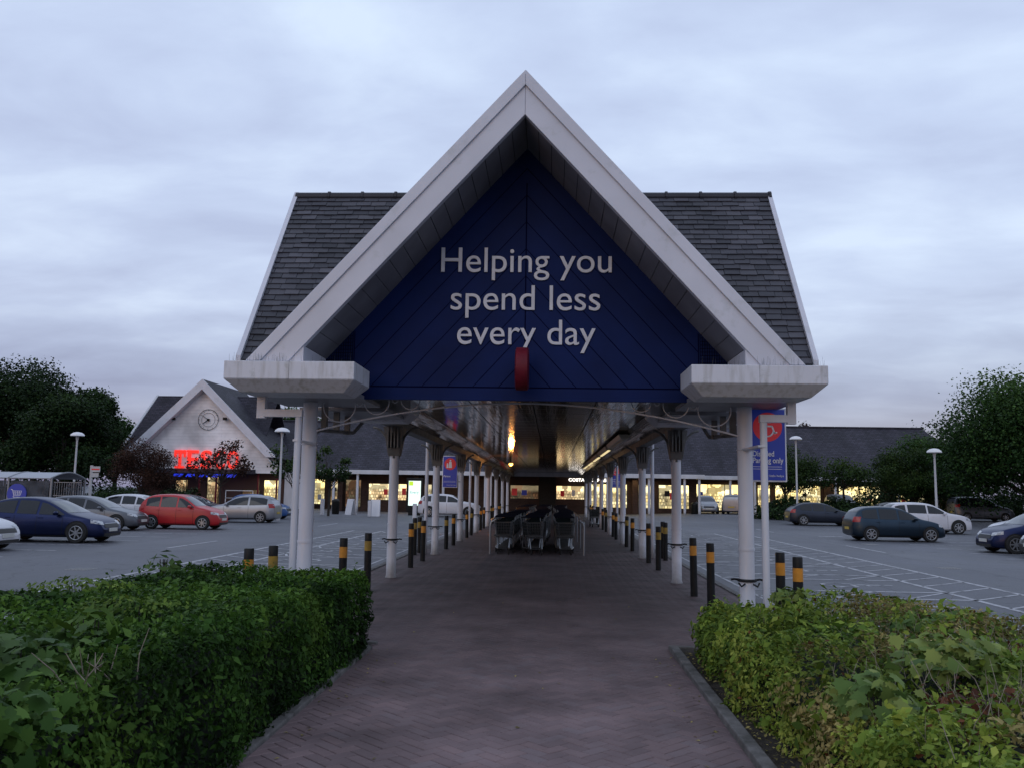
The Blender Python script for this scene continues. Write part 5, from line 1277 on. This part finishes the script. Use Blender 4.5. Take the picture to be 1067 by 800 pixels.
# patches of other growth in it
def plant(name,label,cx,cy,cz,rx,ry,rz,n,size,m,shape,group=None,cat='plant',stems=8,vals=None,hemi=True):
    t=empty(name,(cx,cy,0.02),0,label,cat,group)
    d=rng.normal(0,1,(n,3)); d/=np.linalg.norm(d,axis=1)[:,None]
    if hemi: d[:,2]=np.abs(d[:,2])*1.0-.25*(rng.random(n)<.4)
    r=rng.uniform(.45,1.05,n)**.6; lump=np.array([1+.35*nz((q[0]*1.0+cx,q[1]+cy,q[2]),2.2) for q in d])
    P_=d*(r*lump)[:,None]*np.array([rx,ry,rz])+np.array([0,0,cz]); N_=d*.5+np.array([0,-.25,.75])
    leaves('foliage',m,P_,N_,size,t,shape=shape,vals=vals)
    s=MB()
    for _ in range(stems):
        a=random.random()*2*PI; q=random.random(); s.tube([(.03*math.cos(a),.03*math.sin(a),0),(rx*.35*q*math.cos(a),ry*.35*q*math.sin(a),cz*.6),(rx*.7*q*math.cos(a),ry*.7*q*math.sin(a),cz+rz*.5)],[.009,.006,.003],4)
    s.build('stem',M['bark'],t); return t
plant('maple_sapling','broad leaved maple seedling pushing through the left hedge at bottom left',-2.22,3.35,.80,.36,.40,.20,150,.088,M['maple_blue'],'maple')
plant('maple_sapling','mid green maple shoots in the hedge left of the dead twigs',-2.65,4.4,.86,.35,.5,.13,110,.095,M['maple'],'maple',vals=rng.normal(.15,.12,110))
plant('yellowing_shrub','yellow green patch of growth at the far left of the hedge top',-3.9,7.4,.86,.45,.35,.10,420,.045,M['yellowgreen'],'leaf',vals=rng.normal(.25,.15,420))
plant('yellowing_shrub','pale yellow green patch in the middle of the left hedge top',-2.95,6.2,.88,.42,.35,.08,360,.045,M['yellowgreen'],'leaf',vals=rng.normal(.15,.15,360))
plant('large_leaved_plant','tall sprig of large leaves sticking up from the back of the left hedge',-3.9,8.9,.92,.16,.16,.16,26,.11,M['maple'],'leaf',vals=rng.normal(.2,.15,26))
plant('large_leaved_plant','cluster of broad leaves on the left hedge above the dead twigs',-2.62,5.1,.90,.22,.30,.12,40,.11,M['hedge'],'leaf',vals=rng.normal(.9,.15,40))
dt=empty('dead_twigs',(0,0,0.02),0,'bare pale dead twigs poking out of the left hedge','twigs'); twigs(16,-2.28,-2.05,4.0,4.6,.66,.82,'twig',M['twig'],dt,r=.004,lean=.8,L_=(.12,.28))
# ---- right bed: several shrubs
zr=lambda x,y: .60+.05*math.sin(y*1.7+1)+.04*math.sin(x*2.6)-.06*sst(3.4,4.6,x)
hr=empty('clipped_hedge',(0,0,0),0,'lower mixed olive and brownish hedge in the right foreground bed','hedge')
core_box(1.78,4.15,1.0,9.85,.42,'inner_growth',hr,lambda x,y:zr(x,y)-.06)
P_,N_=box_shell(1.60,4.45,.9,10.1,.6,66000,thick=.09,amp=.22,faces='tlfb',zfun=zr,freq=1.3,seed=9)
sel=np.array([nz((p[0],p[1],3),.75)+.25*nz((p[0],p[1],p[2]),3) for p in P_])+.10*(P_[:,0]-2.6)-.06*(P_[:,1]-6)
mi=np.where(sel>.04,1,0)+np.where(rng.random(len(P_))<.02,2-np.where(sel>.04,1,0),0)
leaves('foliage',[M['mixed'],M['olive'],M['rust']],P_,N_,.044,hr,mi=np.clip(mi,0,2),vals=np.array([.42+.9*nz((p[0]+5,p[1],p[2]),1.3) for p in P_])+rng.normal(0,.18,len(P_)))
pick=rng.random(len(P_))<.10; leaves('broad_leaves',M['mixed'],P_[pick]+N_[pick]*.03,N_[pick],.082,hr,vals=rng.normal(.35,.22,pick.sum()))
sh_=[];
for _ in range(420):
    x=random.uniform(1.7,4.3);y=random.uniform(1.5,9.9)
    for k_ in range(6): sh_.append((x+random.gauss(0,.02),y+random.gauss(0,.02),zr(x,y)+random.uniform(.05,.2)*k_/5))
leaves('new_shoots',M['mixed'],np.array(sh_),rng.normal(0,1,(len(sh_),3))+[0,0,.6],.05,hr,vals=rng.normal(.55,.2,len(sh_)))
twigs(420,1.75,4.2,1.5,9.8,.42,.62,'stem',M['twig'],hr,r=.0022,lean=.35,L_=(.10,.26))['kind']='stuff'
pl_=[('laurel_shrub','glossy pale green shrub at the near left corner of the right bed',1.86,9.35,.30,.36,.65,.34,1500,.050,'yellowgreen','leaf',rng.normal(.12,.16,1500)),
('laurel_shrub','mid green shrub behind the kerb, next along the right bed',1.80,8.0,.26,.30,.7,.34,1300,.052,'yellowgreen','leaf',rng.normal(-.02,.14,1300)),
('maple_sapling','maple seedling with upright yellow leaf beside the striped bollards',2.55,9.75,.62,.22,.2,.16,60,.10,'maple','maple',rng.normal(.65,.2,60)),
('maple_sapling','cluster of pale maple leaves at the centre of the right bed',2.75,6.3,.60,.42,.42,.20,170,.105,'maple','maple',rng.normal(.75,.22,170)),
('maple_sapling','maple leaves hanging over the kerb side of the right bed',1.92,5.4,.48,.28,.55,.24,150,.095,'maple','maple',rng.normal(.62,.22,150)),
('maple_sapling','green maple sapling at the back right corner of the right bed',3.55,8.3,.56,.50,.40,.16,220,.095,'maple','maple',rng.normal(.4,.2,220)),
('bluish_shrub','dark blue green broad leaved plant at the bottom right corner',2.72,4.0,.48,.34,.38,.22,300,.085,'maple_blue','maple',rng.normal(.5,.25,260)),
('privet_clump','bright yellow green privet clump at the bottom of the right bed',1.98,4.1,.36,.27,.30,.28,850,.052,'yellowgreen','leaf',rng.normal(.62,.2,850)),
('variegated_plant','small cream edged plant spilling over the soil near the kerb',1.62,4.9,.10,.13,.7,.20,420,.034,'yellowgreen','leaf',rng.normal(.9,.2,420)),
('laurel_shrub','yellow green bush by the right edge of the picture',3.55,5.9,.52,.32,.35,.20,520,.055,'yellowgreen','leaf',rng.normal(.15,.2,520)),
('rusty_plant','spent rust red flower heads standing in the middle of the right bed',2.35,5.1,.52,.35,.5,.20,260,.040,'rust','clump',rng.normal(.3,.25,260)),
('rusty_plant','reddish brown dead heads near the right rear of the bed',3.65,6.8,.56,.30,.4,.14,200,.042,'rust','clump',rng.normal(.4,.25,200))]
for nm_,lab,cx,cy,cz,rx,ry,rz,n,s_,m_,shp,vals in pl_: plant(nm_,lab,cx,cy,cz,rx,ry,rz,n,s_,M[m_],shp,vals=vals)
gt=empty('dry_stalks',(0,0,0.02),0,'pale dry stalks rising out of the middle of the right hedge','plant'); twigs(60,2.2,3.0,4.6,5.6,.46,.60,'stalk',M['twig'],gt,r=.0028,lean=.45,L_=(.18,.34))
gt=empty('dry_stalks',(0,0,0.02),0,'tangle of bleached dead stalks at the right end of the right hedge','plant'); twigs(90,3.1,3.8,6.2,7.4,.45,.62,'stalk',M['twig'],gt,r=.003,lean=.8,L_=(.12,.26))
# fallen leaves and litter by the kerbs
P_=np.array([(random.uniform(1.46,1.75),random.uniform(2,10),.035+random.random()*.02) for _ in range(900)]+[(random.uniform(-1.9,1.3),random.uniform(2.5,18),.006) for _ in range(60)]+[(random.choice([random.uniform(1.0,1.33),random.uniform(-1.95,-1.7)]) ,random.uniform(3,10),.006) for _ in range(90)])
lo=leaves('leaf_litter',M['olive'],P_,np.tile([0,0,1.],(len(P_),1)),.035,jit=.25); tag(lo,kind='stuff',label='fallen brown leaves on the soil and along the kerbs',cat='leaf litter')
# ------------------------------------------------------------ trees
def tree(x,y,h,r,m,label,n=9000,trunk=.25,cz=.58,size=.26,group=None,blobs=16,rz=None,sparse=False,cat='tree',name='tree'):
    if n>3500: n=int(n*3.1); size*=.64
    z0=gz(x,y); t=empty(name,(x,y,z0),0,label,cat,group); tb=MB(); rz=rz or h*(1-cz)
    zc=h*cz; fork=max(.8,zc-rz*.75)
    tb.tube([(0,0,-.1),(.05*r*.2,0,fork*.5),(0,.05,fork),(0.05,0,zc+rz*.3)],[trunk,trunk*.8,trunk*.65,trunk*.2],8)
    tips=[]
    for i in range(blobs):
        a=2.4*i+random.uniform(-.3,.3); el=random.uniform(-.35,1); rr=r*random.uniform(.55,.86); 
        p=Vector((rr*math.cos(a)*math.sqrt(max(.05,1-el*el*.8)),rr*math.sin(a)*math.sqrt(max(.05,1-el*el*.8)),zc+rz*el*.78)); tips.append(p)
        s_=Vector((0,0,fork+random.uniform(0,rz*.4))); mid=s_.lerp(p,.5)+Vector((random.gauss(0,.1),random.gauss(0,.1),.12))*r*.3
        tb.tube([s_,mid,p],[trunk*.38,trunk*.2,trunk*.05],5)
        if sparse:
            for _ in range(4): tb.tube([mid,mid.lerp(p,.6)+Vector((random.gauss(0,.3),random.gauss(0,.3),random.gauss(.1,.2)))*r*.5],[trunk*.12,trunk*.03],4)
    tb.build('trunk',M['bark'],t,smooth=True)
    c=[Vector((0,0,zc))]+tips; k=rng.integers(0,len(c),n); C=np.array([tuple(q) for q in c])[k]
    d=rng.normal(0,1,(n,3)); d/=np.linalg.norm(d,axis=1)[:,None]
    br=r*(.46 if not sparse else .34); br0=np.where(k==0,r*.62,br*np.array([.75+.5*random.Random(int(q)).random() for q in k]))
    rad=rng.random(n)**(.45 if not sparse else .8)
    rad*=np.array([1+.42*nz((q[0]*2,q[1]*2,q[2]*2+kk),1.7) for q,kk in zip(d,k)])
    P_=C+d*(rad*br0)[:,None]*np.array([1,1,.78])
    P_[:,2]=np.maximum(P_[:,2],.35)
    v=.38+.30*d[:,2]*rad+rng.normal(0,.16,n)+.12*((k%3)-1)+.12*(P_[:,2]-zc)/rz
    leaves('crown',m,P_,d*.6+np.array([0,0,.5]),size,t,shape='clump',vals=v,jit=.7)
    return t
G='tall dark trees massed beyond the left side of the car park'
tree(-50.5,78,13.4,7.2,M['tree_dark'],'tallest dark tree at the far left edge',16000,.45,.56,.34,G,22)
tree(-46.2,84,11.0,4.4,M['tree_dark'],'dark tree just left of the supermarket roof, second in the left mass',14000,.4,.54,.34,G,20)
tree(-39.5,70,8.6,4.6,M['tree_dark'],'lower dark tree standing in front of the left tree mass',11000,.35,.50,.30,G,18)
tree(-62,84,13.5,7,M['tree_dark'],'dark tree leftmost of the mass, partly out of the picture',10000,.4,.55,.34,G,18)
tree(-45.2,90,8.8,3.6,M['tree_green'],'greener tree at the right rear of the left mass beside the roof',8000,.35,.56,.34,G,16)
tree(-28.6,105,12.2,5,M['tree_green'],'green treetop showing over the supermarket roof under the left gutter',5000,.3,.6,.34,None,12)
tree(-28.2,60,4.9,2.3,M['tree_red'],'round reddish brown tree left of the white sign gable',4200,.14,.55,.15,None,12)
tree(-21.2,56,5.1,2.25,M['tree_red'],'sparse reddish autumn tree in front of the red shop sign',1500,.10,.62,.15,None,14,sparse=True)
tree(-17.0,58,5.2,1.9,M['tree_mid'],'thin dark green tree behind the lamp post near the left column',1700,.10,.60,.16,None,12,sparse=True)
tree(-15.4,61,5.0,1.6,M['tree_mid'],'small green tree between the left column and the shop eaves',1600,.10,.60,.16,None,10,sparse=True)
for i,(x,y,w,h,lab) in enumerate(((-33,66,3.0,1.9,'dark clipped bush below the left end of the sign gable'),(-37.5,62,3.2,2.2,'dark bush right of the glass trolley shelter'),(-27.5,64,2.4,1.8,'dark bush beneath the round reddish tree'),(17.2,66,2.6,1.55,'rounded dark bush left of the parked dark grey hatchback'),(21.5,68,2.6,1.5,'dark low bush behind the parked dark grey hatchback'),(37.5,74,3.2,2.2,'dark bush beneath the big tree at right'),(41.5,66,3,2.4,'dark bush at the right edge under the big tree'),(29,78,3.4,3.2,'tall dark bush filling the gap at the end of the supermarket'),(37,79,4.2,3.8,'tall dark bush behind the grey people carrier'),(41,92,6,6.0,'high dark thicket far behind the big spreading tree'),(52,90,6,6.0,'high dark thicket beyond the right margin'),(33.5,92,4.5,5.5,'high dark thicket just past the supermarket roof end'),(62,84,6,5.5,'high dark thicket farthest out beyond the right margin'),(46,70,4.5,3.6,'tall dark bush beyond the right margin'),(-46,64,4,2.4,'dark undergrowth behind the glass trolley shelter'))):
    t=empty('bush',(x,y,gz(x,y)),0,lab,'bush','dark bushes at the car park edges')
    n=4200; d=rng.normal(0,1,(n,3)); d/=np.linalg.norm(d,axis=1)[:,None]; d[:,2]=np.abs(d[:,2]); rad=rng.uniform(.7,1.02,n)*np.array([1+.3*nz(q*1.0,2.1) for q in d])
    leaves('foliage',M['tree_dark'],d*rad[:,None]*np.array([w,w*.8,h]),d,.17,t,shape='clump')
    s=MB(); s.lathe([(.08,0),(.06,h*.6)],(0,0,0),6); s.build('stem',M['bark'],t)
GR='trees at the right side of the car park'
tree(33.6,63,10.2,5.9,M['tree_green'],'big spreading green tree at the right edge',22000,.4,.44,.27,GR,42)
tree(43,66,11.5,6,M['tree_green'],'tall tree at the right margin beyond the big spreading one',9000,.4,.48,.3,GR,18)
tree(28.6,72,5.7,2.7,M['tree_mid'],'medium tree at the end of the supermarket roof',7000,.2,.52,.20,GR,16)
tree(32.5,78,6.8,3.2,M['tree_green'],'dark tree between the roof end and the big spreading tree',6500,.22,.50,.22,GR,14)
tree(17.6,68,5.4,2.6,M['tree_mid'],'green tree standing behind the lamp post right of the blue disabled sign',5200,.15,.58,.17,None,14)
tree(22.6,70,4.5,2.5,M['tree_mid'],'low wide tree in front of the right hand shop windows',3400,.13,.66,.16,None,12,rz=1.3)
tree(27.5,100,10.2,2.0,M['tree_red'],'bare looking treetop just above the supermarket ridge at right',500,.15,.78,.2,None,10,sparse=True)
for i,(x,y) in enumerate(((60,80),(-75,85),(75,110),(-66,110),(55,120))):
    tree(x,y,12,7,M['tree_dark'],['distant dark tree beyond the right margin','distant dark tree beyond the left margin','farther dark tree far off to the right','farther dark tree far off to the left','distant dark tree behind the right end of the shop'][i],5000,.4,.55,.45,None,14)
